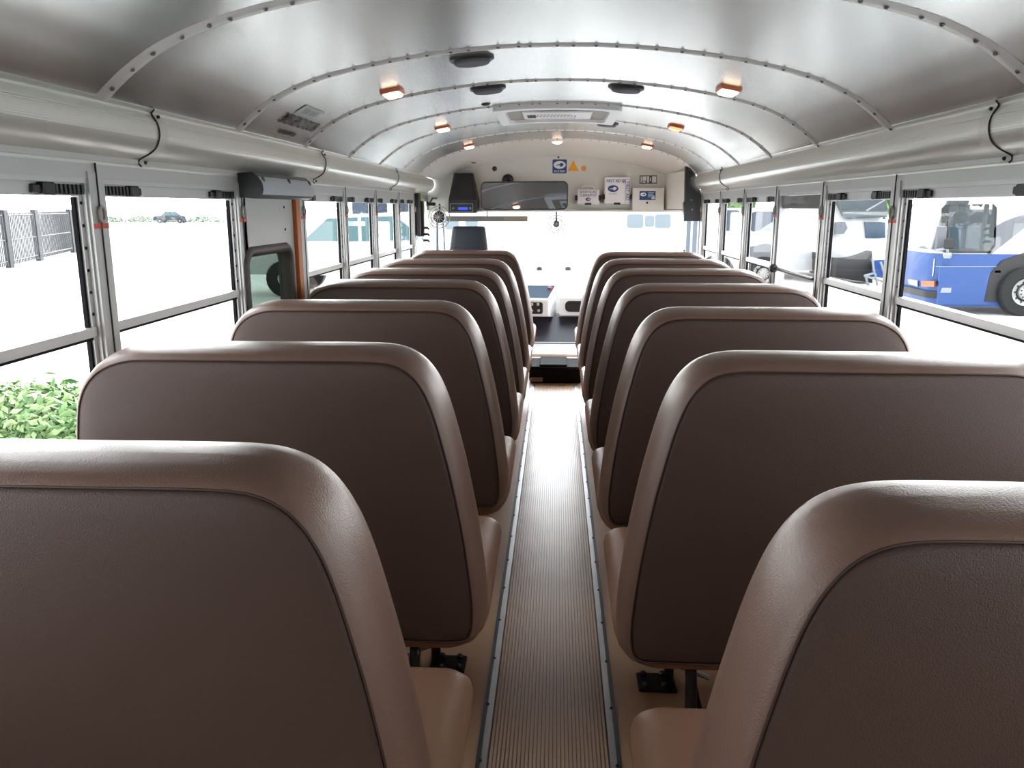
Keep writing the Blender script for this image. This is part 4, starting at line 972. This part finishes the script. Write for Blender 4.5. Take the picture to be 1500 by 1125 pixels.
b = MB(); b.prism([pD(*p, 22.9) for p in ((1100, 362), (1122, 357), (1140, 360), (1140, 385), (1100, 384))], 22.9, 23, 'y'); b.build('skirt_panel', 'bus_swoosh', C3, 0)
coach('white_coach', 30, 500, 612, 284, [(516, 294, 544, 344), (549, 296, 568, 334), (583, 296, 602, 342)], 'white coach with tall dark blue windows outside the left windows')
coach('white_coach', 46, 640, 710, 300, [(652, 318, 672, 336), (682, 320, 700, 332)], "distant white coach seen past the driver's seat", m_='washed_glass', wheels=False)
coach('white_coach', 48, 905, 996, 302, [(919, 314, 942, 334), (945, 316, 958, 332), (960, 314, 982, 334)], 'distant white coach with washed-out blue windows seen through the windshield', m_='washed_glass', wheels=False)
# cars
def car(name, D, px, py, L, rot, label, m_, sc=1.0):
    c = ay(px, py, D); o = empty(name, (c.x, c.y, G), label, 'car')
    M = Matrix.Translation((c.x, c.y, G)) @ Matrix.Rotation(rot, 4, 'Z') @ Matrix.Scale(sc, 4)
    hw = .9
    side = [(-2.3, .45), (-2.35, .75), (-2.2, 1.0), (-1.2, 1.08), (-.6, 1.62), (.9, 1.68), (1.7, 1.15), (2.25, 1.02), (2.35, .7), (2.3, .42)]
    b = MB(); b.loft([[M @ Vector((a, yy * k, z)) for a, z in side] for yy, k in ((-hw, 1), (hw, 1))], 0, True, True, True); b.build('body', m_, o, 30)
    for poly in ([(-1.0, 1.12), (-.5, 1.55), (.1, 1.58), (.1, 1.12)], [(.18, 1.12), (.18, 1.58), (.85, 1.6), (1.45, 1.15)]):
        b = MB(); b.loft([[M @ Vector((a, yy, z)) for a, z in poly] for yy in (-hw - .02, hw + .02)], 0, True, True, True); b.build('side_window', 'car_glass', o, 0)
    b = MB(); b.box(-2.45, -2.2, -.88, .88, .42, .72, 0, M, .05); b.build('front_bumper', 'lens_clear', o, 30)
    for sx in (-1.45, 1.45):
        for sy in (-1, 1):
            Mw = M @ Matrix.Translation((sx, sy * .82, .36)) @ Matrix.Rotation(R(90) * -sy, 4, 'X')
            b = MB(); b.lathe([(.2, -.1), (.36, -.1), (.36, .1), (.2, .11)], 24, 0, Mw); w = b.build('wheel', 'tyre', o, 30)
            b = MB(); b.lathe([(.2, .06), (.2, .10), (.05, .12), (.001, .12)], 16, 0, Mw); b.build('hub', 'hub', w, 30)
    return o
p = az(413, 428, G)
car('white_car', p.y, 536, 428, 4.6, 0, 'white off-road car with big wheels seen through the emergency door window', 'car_white', 1.3)
car('navy_car', 118, 249, 290, 4.6, R(5), 'small dark blue car parked on the distant road', 'car_navy')
# fence gate on the left
a = Vector(az(-12, 399, G)); c_ = Vector(az(108, 370, G)); zt = 1.15
fg = empty('iron_fence', (a + c_) / 2, 'dark iron fence with upright pickets outside the first left window', 'fence')
d = (c_ - a); Lf = d.length; d.normalize()
b = MB()
for t in (0, .17, .5, 1.0): q = a + d * (Lf * t); b.box(q.x - .11, q.x + .11, q.y - .11, q.y + .11, G, zt + .1)
b.build('post', 'iron', fg, 0)
b = MB()
for z in (G + .25, .1, zt - .1): b.tube([a + Vector((0, 0, z - G)), c_ + Vector((0, 0, z - G))], .03, 4)
b.build('rail', 'iron', fg, 0)
b = MB()
for k in range(60): q = a + d * (Lf * k / 60); b.box(q.x - .017, q.x + .017, q.y - .017, q.y + .017, G + .1, zt)
b.build('picket_infill', 'iron', fg, 0)
# planting
def leaves(n, fn, size, up=.6):
    b = MB()
    for _ in range(n):
        c, nn = fn(); u = Vector((random.gauss(0, 1), random.gauss(0, 1), random.gauss(0, .6))).normalized()
        nrm = (nn + Vector((random.gauss(0, .5), random.gauss(0, .5), random.gauss(0, .5)))).normalized()
        u = (u - nrm * u.dot(nrm)).normalized(); v = nrm.cross(u); s = size * random.uniform(.6, 1.3)
        b.add([c - u * s, c - u * s * .2 + v * s * .42, c + u * s, c - u * s * .2 - v * s * .42, c + nrm * s * .12], [(0, 4, 1), (1, 4, 2), (2, 4, 3), (3, 4, 0)])
    return b
def bush(cx_, cy_, rx, ry, h, n, size, label, m_='leaf', group=None, cat='bush', name='leafy_bush', base=G):
    o = empty(name, (cx_, cy_, base), label, cat, group)
    def fn():
        a = random.uniform(0, 2 * math.pi); e = math.asin(random.uniform(0, 1)); k = random.uniform(.82, 1.04) * (1 + .12 * math.sin(a * 5 + cx_) * math.cos(e * 4))
        nn = Vector((math.cos(a) * math.cos(e), math.sin(a) * math.cos(e), math.sin(e)))
        return Vector((cx_ + nn.x * rx * k, cy_ + nn.y * ry * k, base + nn.z * h * k)), nn
    leaves(n, fn, size).build('foliage', m_, o, 0)
    b = MB()
    for k in range(6): a = k * 1.05; b.tube([(cx_ + .1 * math.cos(a), cy_ + .1 * math.sin(a), base), (cx_ + rx * .5 * math.cos(a), cy_ + ry * .5 * math.sin(a), base + h * .75)], [.03, .01], 5)
    b.build('stem', 'bark', o)
    return o
hq = ay(60, 600, 6.2); hg = empty('leafy_hedge', (hq.x, hq.y, G), 'bright green leafy hedge growing beside the bus below the first left window', 'hedge')
hm = MB(); hs = MB()
for px, D_, rr, ry, hh, n_ in ((10, 6.6, 1.05, 1.0, .75, 2600), (62, 6.6, .9, .9, .79, 2400), (108, 6.6, .75, .75, .66, 2000), (20, 5.2, .9, .8, .55, 2200)):
    q = ay(px, 600, D_)
    def fn(q=q, rr=rr, ry=ry, hh=hh):
        a = random.uniform(0, 2 * math.pi); e = math.asin(random.uniform(0, 1)); k = random.uniform(.8, 1.05) * (1 + .14 * math.sin(a * 5 + q.x) * math.cos(e * 4))
        nn = Vector((math.cos(a) * math.cos(e), math.sin(a) * math.cos(e), math.sin(e)))
        return Vector((q.x + nn.x * rr * k, q.y + nn.y * ry * k, G + nn.z * hh * k)), nn
    lm_ = leaves(n_, fn, .055); hm.add(lm_.v, lm_.f)
    for k in range(6): a = k * 1.05; hs.tube([(q.x + .1 * math.cos(a), q.y + .1 * math.sin(a), G), (q.x + rr * .5 * math.cos(a), q.y + ry * .5 * math.sin(a), G + hh * .75)], [.03, .01], 5)
hm.build('foliage', 'leaf', hg, 0); hs.build('stem', 'bark', hg)
for k, (px, w_) in enumerate(((166, 1.6), (208, 2.4), (249, 1.5), (300, 3))):
    q = az(px, 325.5, G); bush(q.x, q.y, w_, 1.5, 1.0, 500, .22, ['leftmost pale shrub of the distant row beyond the yard', 'second pale shrub from the left of the distant row', 'third pale shrub from the left of the distant row', 'rightmost pale shrub of the distant row beyond the yard'][k], 'leaf_pale', 'distant row of low shrubs')
def tree(cx_, cy_, h, rr, label, base=G, m_='leaf_far'):
    o = empty('tree', (cx_, cy_, base), label, 'tree', 'trees beyond the parked buses')
    def fn():
        v = Vector((random.gauss(0, 1), random.gauss(0, 1), random.gauss(0, .8))).normalized(); k = random.uniform(.6, 1.0)
        return Vector((cx_, cy_, base + h - rr * .8)) + Vector((v.x * rr * k, v.y * rr * k, v.z * rr * .8 * k)), v
    leaves(1600, fn, .45).build('crown', m_, o, 0)
    b = MB(); b.tube([(cx_, cy_, base), (cx_, cy_, base + h - rr)], [.25, .12], 8); b.build('trunk', 'bark', o)
for px, D_, h, rr, lb in ((1112, 56, 4.6, 2.4, 'green tree beyond the coach outside the right windows'), (1182, 64, 4.4, 2.4, 'green tree behind the exit window on the right'), (1262, 72, 4.8, 2.6, 'green tree behind the white bus with black bumper')):
    q = ay(px, 300, D_); tree(q.x, q.y, h, rr, lb)
q = az(1014, 372, G); q = ay(1014, 350, 22); bush(q.x, q.y, .28, .28, 1.5, 400, .1, 'slim green shrub seen through the entry door glass', 'leaf_far', name='slim_shrub')

# ------------------------------------------------------------------ light
w = bpy.data.worlds.new('overcast'); S.world = w; w.use_nodes = True; nt = w.node_tree
bg = nt.nodes['Background']; bg.inputs['Strength'].default_value = 4.2
tc = nt.nodes.new('ShaderNodeTexCoord'); sx = nt.nodes.new('ShaderNodeSeparateXYZ'); rp = nt.nodes.new('ShaderNodeValToRGB')
nt.links.new(tc.outputs['Generated'], sx.inputs[0]); nt.links.new(sx.outputs['Z'], rp.inputs['Fac'])
rp.color_ramp.elements[0].color = (1.0, .99, .97, 1); rp.color_ramp.elements[1].color = (.86, .93, 1.0, 1)
nt.links.new(rp.outputs['Color'], bg.inputs['Color'])
mr = nt.nodes.new('ShaderNodeMapRange'); mr.interpolation_type = 'SMOOTHSTEP'
mr.inputs['From Min'].default_value = .45; mr.inputs['From Max'].default_value = 1.0; mr.inputs['To Min'].default_value = 3.7; mr.inputs['To Max'].default_value = 25.0
nt.links.new(sx.outputs['Y'], mr.inputs['Value']); nt.links.new(mr.outputs['Result'], bg.inputs['Strength'])
S.view_settings.view_transform = 'Standard'; S.view_settings.look = 'None'
S.view_settings.exposure = 0.3; S.view_settings.gamma = 1.04
S.cycles.max_bounces = 10; S.cycles.diffuse_bounces = 5; S.cycles.glossy_bounces = 5; S.cycles.transparent_max_bounces = 16
S.cycles.sample_clamp_indirect = 6; S.cycles.use_denoising = True; S.cycles.caustics_reflective = False
